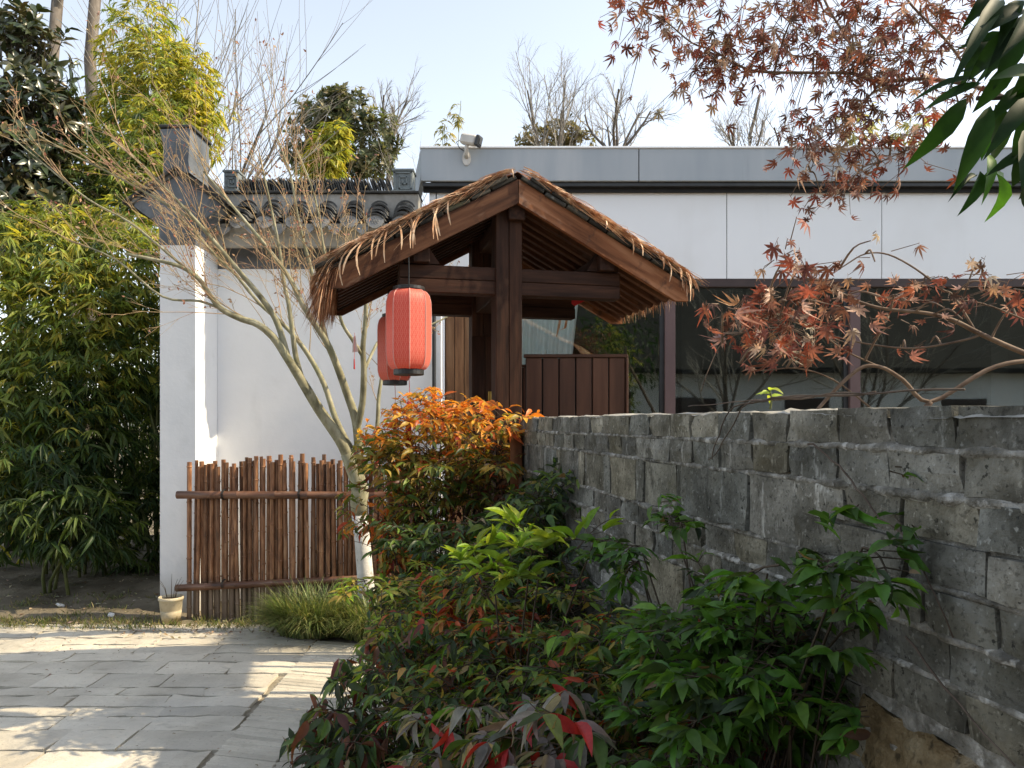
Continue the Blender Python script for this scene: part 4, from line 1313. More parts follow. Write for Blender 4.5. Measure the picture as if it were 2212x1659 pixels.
for px in (-2.2, -1.62, -1.2):
    for zz, rr in ((.953, .036), (.275, .030)):
        mb = MB(); a = np.linspace(0, 2 * math.pi, 12)
        for q in range(3):
            mb.tube([(px + q * .006, 5.87 + math.cos(t) * .062, zz + math.sin(t) * rr * 1.1) for t in a], [.0025] * 12, 4, cap=False)
        mb.build('binding_wire', M['black_iron'], fence)

# cream pot at the foot of the pier
pc = at(377, 1322, 5.86)
pot = empty('flower_pot', (pc.x, 5.80, 0))
tag(pot, 'small stained cream plastic pot at the foot of the white pier', 'pot')
MB().lathe([(0, .004), (.062, .004), (.066, .0), (.076, .085), (.073, .088), (.078, .095), (.083, .165), (.090, .168), (.091, .190), (.086, .192), (.082, .186), (.080, .170)], 24).build('pot_body', M['pot'], pot, smooth=True, local=True)
MB().lathe([(.081, .168), (.05, .174), (0, .178)], 14).build('pot_soil', M['soil'], pot, local=True)
for k_ in range(6):
    a = fr_.uniform(0, 6.28); h = fr_.uniform(.08, .24)
    MB().tube([(.03 * math.cos(a), .03 * math.sin(a), .17), (.05 * math.cos(a), .05 * math.sin(a), .17 + h * .6), (.09 * math.cos(a), .09 * math.sin(a), .17 + h)], [.003, .002, .001], 5).build('dry_stalk', M['bark_dark'], pot, local=True)

# ================================================================== house across the lane (behind the viewer, seen mirrored in the windows)
opp = empty('opposite_house', (2, -5.2, 0))
tag(opp, 'white walled house with dark tiled roof across the lane, mirrored in the windows', 'house')
MB().bb(-14, 26, -5.5, -5.2, -.1, 2.75).build('wall', M['white_wall'], opp)
MB().prism([(-4.75, 2.70), (-4.75, 2.80), (-8.2, 5.4), (-8.3, 5.2), (-5.2, 2.70)], 0, -14.3, 26.3).build('roof', M['roof_far'], opp)
for xx in (-5, -1.2, 1.6, 4.4, 7.2, 11, 15):
    MB().bb(xx - .55, xx + .55, -5.24, -5.17, .9, 2.1, .01).build('window_shutter', M['frame_dark'], opp)

# ================================================================== bamboo
G_DARK, G_MID, G_YEL, G_LIME = (.032, .060, .018), (.085, .125, .028), (.36, .34, .06), (.21, .255, .05)
def bamboo_clump(name, label, lobes, leaf, seed, palette, base, culms=4, tpl=T_SIMPLE, nparts=0, group=None, cat='bamboo', mat='leaf_bamboo'):
    r = np.random.default_rng(seed)
    t = empty(name, base)
    tag(t, label, cat, group)
    lv = Leaves(); tw = []
    tops = []
    for (c, rad, n, colw) in lobes:
        c = np.array(c, float); rad = np.array(rad, float)
        tops.append(c + np.array((0, 0, rad[2] * .5)))
        for _ in range(n):
            q = unit(r.normal(0, 1, 3)); rr = r.uniform(.35, 1.0) ** .5 * (1 + .15 * r.normal())
            p = c + rad * q * rr
            if p[2] < .03: continue
            out = unit(q * np.array((1, 1, .35)) + np.array((0, 0, -.25)) + r.normal(0, .35, 3))
            k = r.integers(4, 8)
            side = unit(np.cross(out, (0, 0, 1)) + 1e-3)
            base_c = palette[r.choice(len(palette), p=colw)]
            L0 = leaf * r.uniform(.75, 1.25)
            tw.append((1, np.array([p - out * L0 * 1.2, p]), np.array([.0018, .001])))
            for j in range(k):
                a = (j / (k - 1) - .5) * 2.2 + r.normal(0, .15)
                d = unit(out * math.cos(a) + side * math.sin(a) + np.array((0, 0, -r.uniform(.1, .9))))
                nn = unit(np.array((0, 0, 1)) + out * .5 + r.normal(0, .45, 3))
                l = L0 * r.uniform(.7, 1.2)
                lv.add(p - out * r.uniform(0, .05), d, nn, l, l * r.uniform(.13, .19), jit(r, base_c, .10, .3))
    if nparts: lv.split(t, nparts, BAMBOO_LEAF, M[mat], tpl, r)
    else: lv.mass('foliage', M[mat], t, tpl)
    tubes(tw, 'twigs', M['culm'], t, 3, kind='stuff')
    for k in range(culms):
        tp = tops[k % len(tops)] + r.normal(0, .12, 3)
        b = np.array((base[0] + r.normal(0, .16), base[1] + r.normal(0, .10), 0.0))
        pts = [b * (1 - s) + tp * s + np.array((0, 0, .0)) + np.array((r.normal(0, .02), r.normal(0, .02), 0)) for s in np.linspace(0, 1, 7)]
        MB().tube(pts, np.linspace(.016, .006, 7), 7).build('culm', M['culm'], t, smooth=True)
    return t
BAMBOO_LEAF = [tpl_mesh('bamboo_leaf', T, M['leaf_obj']) for T in T_FINE[:3]]
PAL = [G_DARK, G_MID, G_YEL, G_LIME]
def lobe(px, py, Y, rx, ry, rz, n, w): return (at(px, py, Y), (rx, ry, rz), n, w)
hi = (.03, .25, .32, .40); lo = (.58, .36, .01, .05); ye = (.0, .10, .62, .28); mid = (.12, .45, .16, .27)  # yellower high lobes, darker low ones: sun and shade put into the leaf colours
bamboo_clump('bamboo_clump', 'sunlit yellow-green bamboo at the left edge, high beside the big-leaved tree',
    [lobe(40, 540, 7.3, .75, .55, .42, 420, hi), lobe(10, 700, 7.0, .6, .5, .55, 320, hi), lobe(130, 500, 7.6, .45, .45, .3, 200, hi)], .135, 1, PAL, (-4.4, 7.3, 0), group='bamboo left of the white pier')
bamboo_clump('bamboo_clump', 'bushy green bamboo mass in the middle of the left thicket',
    [lobe(165, 660, 7.1, .60, .50, .52, 460, hi), lobe(90, 850, 6.9, .65, .5, .5, 380, mid), lobe(215, 800, 7.1, .5, .5, .5, 300, mid)], .14, 2, PAL, (-3.9, 7.2, 0), group='bamboo left of the white pier')
bamboo_clump('bamboo_clump', 'green bamboo pressed against the white pier',
    [lobe(285, 590, 7.3, .50, .45, .50, 380, hi), lobe(315, 760, 7.4, .38, .5, .6, 280, mid), lobe(300, 950, 7.6, .42, .45, .6, 260, lo), lobe(290, 480, 7.7, .4, .4, .3, 150, hi)], .135, 3, PAL, (-3.4, 7.5, 0), group='bamboo left of the white pier')
bamboo_clump('bamboo_clump', 'low dark bamboo with broad leaves reaching down to the verge',
    [lobe(60, 1080, 6.35, .60, .42, .46, 230, lo), lobe(170, 1120, 6.35, .42, .36, .38, 160, lo), lobe(20, 950, 6.6, .5, .45, .5, 200, mid), lobe(150, 960, 6.8, .5, .4, .5, 230, lo)], .165, 4, PAL, (-3.95, 6.5, 0), tpl=T_MID, nparts=280, group='bamboo left of the white pier')
bamboo_clump('bamboo_clump', 'shaded bamboo filling the back of the left thicket',
    [(np.array((-4.6, 8.5, 1.6)), (.9, .5, 1.5), 520, lo), (np.array((-3.5, 8.7, 1.5)), (.75, .5, 1.4), 520, lo), (np.array((-3.3, 8.5, .6)), (.6, .4, .6), 260, lo), (np.array((-5.6, 8.3, 1.6)), (.7, .5, 1.4), 260, lo), (np.array((-3.15, 7.7, .8)), (.32, .4, .8), 260, lo), (np.array((-3.6, 7.3, .5)), (.5, .3, .5), 200, lo), (np.array((-5.0, 7.6, 1.3)), (.4, .4, 1.2), 240, mid)], .15, 5, PAL, (-4.0, 8.6, 0), culms=8, group='bamboo left of the white pier')
bamboo_clump('bamboo_clump', 'green bamboo continuing the thicket beyond the left edge',
    [((-6.3, 7.6, 2.0), (.8, .6, 1.2), 420, mid), ((-7.6, 7.8, 1.8), (.9, .6, 1.2), 420, mid), ((-6.5, 7.2, .7), (1.0, .5, .7), 300, lo)], .15, 8, PAL, (-6.8, 7.6, 0), culms=8, group='bamboo left of the white pier')
bamboo_clump('bamboo_clump', 'dense green bamboo rising behind the dark gable head',
    [lobe(235, 420, 8.8, .62, .5, .55, 480, mid), lobe(300, 380, 9.0, .45, .5, .55, 380, mid), lobe(180, 350, 9.2, .5, .5, .6, 260, lo), lobe(330, 300, 9.3, .42, .45, .55, 300, hi)], .135, 6, PAL, (-4.4, 9.0, 0), culms=7, group='bamboo left of the white pier')
bamboo_clump('bamboo_clump', 'tall airy yellow bamboo standing against the sky',
    [lobe(330, 190, 10.2, .75, .6, .75, 620, ye), lobe(395, 270, 10.2, .50, .5, .48, 420, ye), lobe(300, 90, 10.4, .6, .5, .7, 230, ye), lobe(410, 190, 10.4, .45, .4, .6, 170, ye), lobe(255, 260, 10.0, .5, .5, .6, 260, hi)], .15, 7, PAL, (-4.9, 10.2, 0), culms=9, group='bamboo left of the white pier')

# ================================================================== big-leaved evergreen at the far left
def broadleaf(name, label, lobes, leaf, seed, cols, base, trunk_r, cat='tree', asp=.36, cl=(5, 8), mat='leaf_gloss', tpl=T_MID, group=None, upw=.5):
    r = np.random.default_rng(seed)
    t = empty(name, base); tag(t, label, cat, group)
    lv = Leaves(); tw = []
    ctr = np.mean([np.array(c) for c, _, _ in lobes], 0)
    for c, rad, n in lobes:
        c = np.array(c, float); rad = np.array(rad, float)
        tw.append((0, np.array([np.array((base[0], base[1], c[2] * .55)), (np.array((base[0], base[1], c[2] * .8)) + c) / 2, c]), np.array([trunk_r * .5, trunk_r * .3, trunk_r * .15])))
        for _ in range(n):
            q = unit(r.normal(0, 1, 3)); p = c + rad * q * r.uniform(.25, 1.0) ** .45 * (1 + .12 * r.normal())
            ax = unit(q + np.array((0, 0, upw)) + r.normal(0, .3, 3))
            tw.append((1, np.array([p - ax * leaf * 1.6, p]), np.array([.004, .0025])))
            s1 = unit(np.cross(ax, r.normal(0, 1, 3))); s2 = np.cross(ax, s1)
            bc = cols[r.integers(len(cols))]
            k = r.integers(*cl)
            for j in range(k):
                a = 2 * math.pi * j / k + r.normal(0, .2)
                d = unit(ax * r.uniform(.2, .9) + (s1 * math.cos(a) + s2 * math.sin(a)))
                l = leaf * r.uniform(.75, 1.2)
                lv.add(p - ax * r.uniform(0, leaf * .5), d, unit(ax + r.normal(0, .25, 3)), l, l * asp * r.uniform(.85, 1.15), jit(r, bc, .1, .3))
    lv.mass('crown', M[mat], t, tpl)
    tubes(tw, 'branches', M['bark_dark'], t, 4, kind='stuff')
    MB().tube([(base[0], base[1], -.1), (base[0] + .03, base[1], ctr[2] * .5), (ctr[0] * .5 + base[0] * .5, base[1], ctr[2])], [trunk_r, trunk_r * .8, trunk_r * .4], 9).build('trunk', M['bark_dark'], t, smooth=True)
    return t
MAGN = [(.028, .042, .018), (.042, .055, .022), (.06, .065, .028), (.09, .075, .03)]
broadleaf('evergreen_tree', 'dark glossy big-leaved evergreen in the upper left corner',
    [(at(70, 130, 8.6), (.42, .5, .5), 70), (at(90, 250, 8.5), (.5, .5, .42), 110), (at(50, 360, 8.4), (.55, .5, .45), 130), (at(110, 420, 8.5), (.45, .45, .45), 90), (at(20, 470, 8.3), (.5, .5, .5), 110), (at(40, 60, 8.7), (.28, .4, .4), 30),
     (at(150, 260, 8.7), (.3, .3, .2), 26), (at(-60, 300, 8.4), (.5, .5, .9), 110)], .17, 31, MAGN, (-5.5, 8.5, 0), .10)

# ================================================================== bare trees
def bare_tree(name, label, base, top, r0, seed, n_main=5, spread=.55, lev=4, nch=(4, 6), mat='bark_grey', tmat='twig_grey', fork=.35, ratio=.62, up=.03, cat='tree', group=None, wob=.10, twr=.55):
    r = np.random.default_rng(seed)
    t = empty(name, base); tag(t, label, cat, group)
    base = np.array(base, float); top = np.array(top, float)
    H = np.linalg.norm(top - base); f = base + (top - base) * fork
    ax = unit(top - base)
    pts = [base + (f - base) * s + np.array((r.normal(0, .01 * H), r.normal(0, .01 * H), 0)) * (s > 0) for s in np.linspace(0, 1, 6)]
    MB().tube(pts, np.linspace(r0, r0 * .78, 6), 9).build('trunk', M[mat], t, smooth=True)
    out = []
    for k in range(n_main):
        a = 2 * math.pi * (k + r.uniform(0, .6)) / n_main
        s1 = unit(np.cross(ax, (0.3, 1, 0))); s2 = np.cross(ax, s1)
        sp = spread * r.uniform(.3, 1.1) if k else .08
        d = unit(ax + (s1 * math.cos(a) + s2 * math.sin(a)) * math.tan(sp))
        grow(r, pts[-1] if k % 2 else pts[-2] * .4 + pts[-1] * .6, d, H * (1 - fork) * r.uniform(.55, .8), r0 * .55, 1, lev, out, nch, ratio, .55, up, wob, 5, .25, twr)
    tubes([o for o in out if o[0] <= 1], 'limbs', M[mat], t, 7)
    tubes([o for o in out if o[0] > 1], 'twigs', M[tmat], t, 3, kind='stuff')
    return t
def G0(px, Y): return ((px - 1106) / 1661 * Y, Y, 0)
bg_ = 'bare winter trees beyond the buildings'
bare_tree('bare_tree', 'tall bare tree, leftmost of the two trunks at the upper left', G0(185, 13), at(120, -260, 13), .115, 41, 4, .35, 3, (4, 6), fork=.86, group=bg_)
bare_tree('bare_tree', 'tall bare tree, right one of the two trunks at the upper left', G0(225, 13.5), at(190, -300, 13.5), .12, 42, 4, .4, 3, (4, 6), fork=.86, group=bg_)
bare_tree('willow_tree', 'leafless willow with long thin arching twigs beside the yellow bamboo', G0(330, 14), at(440, 20, 14), .07, 43, 9, .65, 3, (5, 8), fork=.42, up=.07, ratio=.75, wob=.05, twr=.5)
bare_tree('bare_tree', 'small bare tree beside the round evergreen', G0(818, 22), at(840, 140, 22), .085, 44, 6, .85, 4, (4, 5), fork=.80, group=bg_)
bare_tree('bare_tree', 'bare tree with upright fan of branches behind the roof edge', G0(1195, 22), at(1185, 105, 22), .085, 45, 7, .75, 4, (4, 5), fork=.66, group=bg_)
bare_tree('bare_tree', 'bare forked tree, right one of the pair behind the roof edge', G0(1308, 22), at(1330, 120, 22), .09, 46, 6, .9, 4, (4, 5), fork=.76, group=bg_)
bare_tree('bare_tree', 'small bare tree with cut stubs between gate roof and maple', G0(1612, 22), at(1605, 195, 22), .08, 47, 8, .8, 4, (4, 5), fork=.76, group=bg_)
bare_tree('bare_tree', 'faint bare tree half hidden behind the hanging maple leaves', G0(1712, 24), at(1715, 210, 24), .08, 48, 7, .8, 4, (4, 5), fork=.76, group=bg_)
bare_tree('bare_tree', 'low bare sapling left of the security camera', G0(880, 20), at(905, 250, 20), .045, 49, 6, .8, 4, (3, 5), fork=.62, group=bg_)
bare_tree('bare_tree', 'bare tree across the lane mirrored in the middle windows', (4.6, -3.2, 0), (4.9, -3.2, 5.2), .07, 51, 6, .8, 3, (4, 6), fork=.28, group='bare trees across the lane')
bare_tree('bare_tree', 'bare tree across the lane mirrored in the right windows', (7.8, -3.4, 0), (7.5, -3.4, 5.0), .07, 52, 6, .8, 3, (4, 6), fork=.25, group='bare trees across the lane')
st = at(1618, 300, 22)
stub = MB(); stub.tube([st, at(1630, 255, 22), at(1641, 205, 22)], [.05, .045, .04], 7)
stub.build('cut_stub', M['bark_grey'], [o for o in COL.objects if o.get('label', '').startswith('small bare tree with cut')][0])
EV = [(.085, .10, .05), (.12, .13, .065), (.06, .075, .038), (.19, .18, .10)]
broadleaf('evergreen_tree', 'round dark green evergreen showing above the tiled ridge',
    [(at(690, 260, 21), (.75, .7, .7), 130), (at(760, 250, 21), (.8, .7, .75), 140), (at(820, 300, 21), (.6, .6, .7), 95), (at(700, 340, 21), (.8, .7, .7), 140), (at(790, 350, 21), (.8, .7, .6), 140), (at(640, 330, 21), (.4, .5, .6), 50), (at(725, 215, 21), (.45, .4, .35), 60)],
    .20, 61, EV, (-4.7, 21, 0), .14, asp=.42, mat='leaf', tpl=T_SIMPLE, cl=(6, 9))
broadleaf('evergreen_shrub', 'brownish evergreen shrub crown above the grey roof edge',
    [(at(1160, 300, 23), (.7, .6, .45), 90), (at(1215, 285, 23), (.65, .6, .5), 100), (at(1255, 310, 23), (.5, .5, .4), 60)], .16, 62, [(.16, .14, .07), (.12, .11, .055), (.22, .18, .10)], (1.2, 23, 0), .06, cat='shrub', asp=.42, mat='leaf', tpl=T_SIMPLE)
bamboo_clump('bamboo_clump', 'bright yellow bamboo in front of the round evergreen', [lobe(710, 330, 17, .42, .4, .62, 190, ye), lobe(725, 290, 17, .3, .3, .3, 70, ye), lobe(690, 370, 17, .4, .3, .4, 90, ye)], .26, 63, PAL, (-4.0, 17, 0), group='bamboo beyond the buildings')
bamboo_clump('bamboo_clump', 'thin pale bamboo shoots left of the security camera', [lobe(965, 290, 16, .22, .2, .32, 16, ye), lobe(985, 245, 16, .14, .15, .30, 9, ye)], .20, 64, [(.3, .28, .14)] * 4, (-1.3, 16, 0), culms=3, group='bamboo beyond the buildings')
bamboo_clump('bamboo_clump', 'pale bamboo tips between the hanging maple leaves', [lobe(1990, 290, 17, .6, .3, .45, 46, ye), lobe(1850, 270, 17, .45, .3, .5, 36, ye)], .26, 65, [(.32, .31, .15)] * 4, (9.2, 17, 0), culms=3, group='bamboo beyond the buildings')
bamboo_clump('bamboo_clump', 'bamboo across the lane mirrored in the first window', [((2.1, -3.6, 2.9), (.7, .6, .9), 420, hi), ((2.2, -3.6, 1.8), (.7, .6, .9), 300, mid)], .15, 66, PAL, (2.1, -3.6, 0))

# ================================================================== maple with whitewashed trunk
mp = empty('maple_tree', at(785, 1362, 5.55))
mp.location.z = 0
tag(mp, 'nearly leafless maple with whitewashed trunk in front of the bamboo fence', 'tree')
mr_ = np.random.default_rng(71)
def line(pts): return [at(*p) for p in pts]
tk = line([(793, 1372, 5.55), (791, 1270, 5.55), (783, 1170, 5.55), (776, 1110, 5.55)])
MB().tube(tk, [.066, .060, .056, .056], 14).build('whitewashed_trunk', M['bark_white'], mp, smooth=True)
tk2 = line([(776, 1112, 5.55), (775, 1085, 5.55), (778, 1060, 5.55), (772, 1035, 5.55), (762, 1005, 5.55), (752, 980, 5.55)])
MB().tube(tk2, [.057, .061, .064, .056, .058, .056], 14).build('trunk', M['bark_maple'], mp, smooth=True)
def smooth_poly(pts, k=4):
    P = np.array([tuple(p) for p in pts]); out = []
    for i in range(len(P) - 1):
        p0, p1, p2, p3 = P[max(i - 1, 0)], P[i], P[i + 1], P[min(i + 2, len(P) - 1)]
        for t in np.arange(k) / k:
            out.append(.5 * ((2 * p1) + (-p0 + p2) * t + (2 * p0 - 5 * p1 + 4 * p2 - p3) * t * t + (-p0 + 3 * p1 - 3 * p2 + p3) * t ** 3))
    out.append(P[-1]); return np.array(out)
limbs = [
 ([(752, 985, 5.55), (735, 950, 5.5), (690, 885, 5.45), (655, 828, 5.4), (622, 775, 5.35), (590, 728, 5.3), (556, 700, 5.25), (520, 688, 5.2), (480, 668, 5.15), (455, 640, 5.1), (432, 605, 5.05), (395, 578, 5.0), (340, 562, 4.95), (270, 548, 4.9)], .042, .009),
 ([(622, 775, 5.35), (600, 700, 5.35), (570, 650, 5.3), (520, 590, 5.3), (470, 530, 5.25), (425, 478, 5.2), (370, 420, 5.15), (300, 350, 5.1), (240, 300, 5.05)], .024, .005),
 ([(655, 828, 5.4), (640, 775, 5.45), (632, 720, 5.45), (624, 660, 5.45), (612, 600, 5.5), (604, 540, 5.5), (590, 470, 5.5), (575, 400, 5.5), (560, 330, 5.5)], .022, .005),
 ([(757, 968, 5.55), (725, 905, 5.6), (700, 830, 5.65), (668, 770, 5.7), (635, 725, 5.7), (600, 690, 5.7), (560, 655, 5.7), (515, 600, 5.7), (460, 545, 5.65), (400, 480, 5.6), (330, 415, 5.55)], .024, .005),
 ([(772, 1030, 5.55), (775, 970, 5.55), (768, 905, 5.5), (748, 845, 5.5), (728, 790, 5.45), (706, 740, 5.4), (680, 700, 5.35), (655, 660, 5.3), (628, 605, 5.25), (585, 545, 5.2), (540, 490, 5.2), (490, 430, 5.15), (440, 370, 5.1)], .036, .006),
 ([(706, 740, 5.4), (694, 690, 5.4), (678, 640, 5.4), (672, 580, 5.4), (655, 520, 5.4), (640, 450, 5.4), (628, 380, 5.4), (600, 300, 5.4)], .020, .005),
 ([(770, 930, 5.5), (783, 870, 5.45), (786, 800, 5.4), (784, 750, 5.4), (789, 700, 5.4), (790, 650, 5.4), (782, 590, 5.4), (760, 520, 5.4)], .026, .010),
 ([(784, 770, 5.4), (762, 735, 5.35), (740, 700, 5.3), (728, 655, 5.3), (715, 600, 5.3), (700, 540, 5.3), (690, 470, 5.3), (672, 400, 5.3), (640, 320, 5.3)], .014, .004),
 ([(787, 800, 5.4), (805, 760, 5.5), (820, 735, 5.6), (850, 715, 5.8), (900, 712, 6.0), (955, 690, 6.1), (985, 670, 6.15)], .012, .006),
 ([(803, 985, 5.55), (815, 920, 5.6), (818, 860, 5.65), (826, 800, 5.7), (835, 700, 5.75), (850, 600, 5.8)], .018, .008),
 ([(480, 668, 5.15), (430, 650, 5.1), (350, 640, 5.05), (250, 560, 5.0), (150, 520, 4.95)], .010, .004),
 ([(424, 478, 5.2), (340, 430, 5.15), (250, 380, 5.1), (150, 330, 5.0), (80, 290, 5.0)], .010, .003),
 ([(432, 605, 5.05), (360, 545, 5.0), (280, 480, 5.0), (190, 430, 4.95), (90, 350, 4.9), (30, 300, 4.9)], .010, .003),
]
tw = []; lvs = Leaves()
MLC = [(.36, .22, .13), (.30, .14, .09), (.42, .28, .17), (.33, .17, .14)]
for k, (pts, r0, r1) in enumerate(limbs):
    P = smooth_poly(line(pts), 4)
    rad = np.linspace(r0, r1, len(P)) if k else np.interp(np.linspace(0, 1, len(P)), (0, .35, 1), (r0 * 1.1, r0 * .65, r1))
    MB().tube(P, rad, 9).build('limb', M['bark_maple'], mp, smooth=True)
    n = len(P)
    cnt = (int(6 + .27 * n) if k not in (10, 11, 12) else 4) if k not in (8, 9) else 5
    for _ in range(cnt):
        i = mr_.integers(int(n * (.30 if k else .40)), n - 1)
        d = unit(P[i + 1] - P[i])
        d2 = unit(d * 1.0 + np.array((-.10, -.02, .42)) * .75 + mr_.normal(0, .30, 3) * np.array((1, .8, 1)))
        L = mr_.uniform(.22, .75) * (1.1 if k in (1, 3, 4, 5, 7, 11, 12) else .85)
        grow(mr_, P[i], d2, L, mr_.uniform(.0024, .0040), 0, 2, tw, (2, 4), .55, .5, .04, .10, 4, .3, .6)
tips = [o for o in tw if o[0] >= 1]
for lev_, pts, _ in tips:
    if mr_.uniform() < .62:
        p = pts[-1]; 
        for _ in range(mr_.integers(1, 3)):
            d = unit(mr_.normal(0, 1, 3) + np.array((0, 0, -.5)))
            l = mr_.uniform(.014, .034)
            lvs.add(p, d, unit(mr_.normal(0, 1, 3)), l, l * .5, jit(mr_, MLC[mr_.integers(4)], .1, .3))
tubes([o for o in tw if o[0] == 0], 'branchlets', M['twig'], mp, 4, kind='stuff')
tubes([o for o in tw if o[0] > 0], 'twigs', M['twig'], mp, 3, kind='stuff')
lvs.mass('dry_leaves', M['dry'], mp, T_SIMPLE)
# paper charm tied to a maple branch
ch = at(766, 728, 5.28)
cht = empty('hanging_charm', (ch.x, ch.y, ch.z - .2)); tag(cht, 'faded pink paper charm with red tassel tied to a maple branch', 'charm')
M['paper'] = pmat('faded_paper', [(.55, .40, .36), (.66, .52, .47)], 20, rough=.8, bump=0)
mb = MB(); mb.prism([(ch.x - .010, ch.z), (ch.x + .006, ch.z + .012), (ch.x + .016, ch.z - .06), (ch.x + .024, ch.z - .10), (ch.x - .016, ch.z - .105), (ch.x - .014, ch.z - .05)], 1, ch.y, ch.y + .003)
mb.build('paper_tag', M['paper'], cht)
MB().tube([(ch.x, ch.y, ch.z + .03), (ch.x, ch.y, ch.z - .10), (ch.x - .003, ch.y, ch.z - .15)], [.001, .001, .002], 4).build('cord', M['tassel'], cht)
MB().tube([(ch.x - .003, ch.y, ch.z - .15), (ch.x - .002, ch.y, ch.z - .22)], [.004, .006], 6).build('tassel', M['tassel'], cht)

# ================================================================== nandina shrubs along the bed
NL = [tpl_mesh('leaflet', T, M['leaf_obj']) for T in T_FINE]
def spray(r, p, d, size, ll, lv, tw, cf, asp=.32, droop=(.1, .6), nodes_=4, tri=3):
    p = np.array(p, float); d = unit(d); nod = [p]; dd = d
    for i in range(nodes_):
        dd = unit(dd + np.array((0, 0, -.13)) + r.normal(0, .06, 3)); nod.append(nod[-1] + dd * size / nodes_)
    tw.append((2, np.array(nod), np.linspace(.0026, .0012, len(nod))))
    side = unit(np.cross(d, (0, 0, 1)) + 1e-4)
    def leaflet(q, dr):
        dr = unit(dr + np.array((0, 0, -r.uniform(*droop))) + r.normal(0, .13, 3))
        nn = unit(np.array((0, 0, 1.0)) + r.normal(0, .55, 3))
        l = ll * r.uniform(.45, 1.25); cc = cf(r, q)
        if r.uniform() < .05: cc = pick(r, [(.20, .14, .07), (.28, .21, .11), (.11, .07, .04)]); l *= .8; nn = unit(r.normal(0, 1, 3))
        lv.add(q, dr, nn, l, l * asp * r.uniform(.7, 1.2), cc)
    for i in range(1, nodes_ + 1):
        for s in (-1, 1):
            sdv = unit(dd * .55 + side * s * .85 + np.array((0, 0, .12)) + r.normal(0, .15, 3))
            bl = size * .34 * (1.15 - .18 * i) * r.uniform(.7, 1.2)
            e = nod[i] + sdv * bl
            tw.append((2, np.array([nod[i], e]), np.array([.0014, .0009])))
            leaflet(e, sdv)
            sv = unit(np.cross(sdv, (0, 0, 1)))
            for q in range(tri - 1):
                leaflet(e - sdv * bl * .06 * (q // 2 * 5), sdv * .55 + sv * (1 if q % 2 else -1) * .8)
    for a in (-.7, 0, .7): leaflet(nod[-1], dd + side * a)

def shrub(name, label, base, lobes, ll, seed, cf, nparts, asp=.32, droop=(.1, .6), group=None, cat='shrub', size=(.14, .26), up=.55, canes=9, tri=3, mass_tpl=T_MID, view=-.35, keep=None, nodes_=4, meshes=None):
    r = np.random.default_rng(seed)
    t = empty(name, base); tag(t, label, cat, group)
    lv = Leaves(); tw = []; heads = []
    for c, rad, n in lobes:
        c = np.array(c, float); rad = np.array(rad, float)
        for _ in range(n):
            q = unit(r.normal(0, 1, 3)); p = c + rad * q * r.uniform(.15, 1) ** .5
            if p[2] < .12: p[2] = .12 + abs(r.normal(0, .05))
            xw = .78 - .194 * p[1] - .03
            if p[0] > xw: p[0] = xw - abs(r.normal(0, .04))
            d = unit(q * np.array((1, 1, .4)) + np.array((-.1, view, up)) + r.normal(0, .3, 3))
            if r.uniform() < .35: heads.append(p)
            spray(r, p, d, r.uniform(*size), ll, lv, tw, cf, asp, droop, nodes_, tri)
    if keep:                                   # pruned outline of the bush
        vx = lambda p: 1106 + 1661 * p[0] / p[1]
        vy = lambda p: 913.4 - 1661 * (p[2] - EYE) / p[1]
        k2 = Leaves()
        for P_, D_, N_, L_, W_, C_ in zip(lv.P, lv.D, lv.Nn, lv.L, lv.W, lv.C):
            q = np.array(P_) + np.array(D_) * L_ * .6
            if keep(vx(q), vy(q), r): k2.add(P_, D_, N_, L_, W_, C_)
        lv = k2
        tw = [o for o in tw if keep(vx(o[1][-1]), vy(o[1][-1]), r)]
        heads = [h for h in heads if keep(vx(h), vy(h), r)]
    lv.split(t, nparts, meshes or NL, M['leaf'], mass_tpl, r)
    b0 = np.array(base, float)
    canes_l = []
    for p in heads[:60]:
        b = np.array((b0[0] + r.normal(0, .10), b0[1] + r.normal(0, .12), 0.02))
        m = b * .35 + p * .65; m[0:2] = b[0:2] * .6 + p[0:2] * .4
        canes_l.append((1, smooth_poly([b, m, p], 3), np.linspace(.0045, .002, 7)))
    tubes(canes_l[:canes], 'cane', M['cane_stem'], t, 6)
    tubes(canes_l[canes:] + tw, 'twigs', M['cane_stem'], t, 3, kind='stuff')
    return t
ORG = [(.56, .19, .025), (.60, .27, .035), (.48, .13, .03), (.60, .36, .06)]
OLV = [(.17, .17, .035), (.26, .20, .04), (.12, .15, .03), (.34, .24, .06)]
GRN = [(.065, .125, .028), (.09, .155, .03), (.05, .085, .026), (.14, .19, .035)]
DRK = [(.03, .055, .02), (.042, .07, .025), (.026, .044, .018)]
LIM = [(.20, .29, .03), (.26, .33, .04), (.15, .24, .025)]
RED = [(.34, .055, .02), (.42, .10, .03), (.26, .04, .025), (.40, .16, .05)]
WIN = [(.10, .03, .025), (.14, .055, .03)]
def pick(r, pal): return jit(r, pal[r.integers(len(pal))], .12, .25)
def cf_far(r, q):
    z = q[2] + r.normal(0, .06)
    if z > 1.50: return pick(r, ORG)
    if z > 1.40: return pick(r, ORG if r.uniform() < .5 else OLV)
    if z > 1.22: return pick(r, OLV if r.uniform() < .75 else (GRN if r.uniform() < .6 else RED))
    return pick(r, GRN if r.uniform() < .55 else (WIN if r.uniform() < .4 else OLV))
grp = 'nandina shrubs along the brick wall'
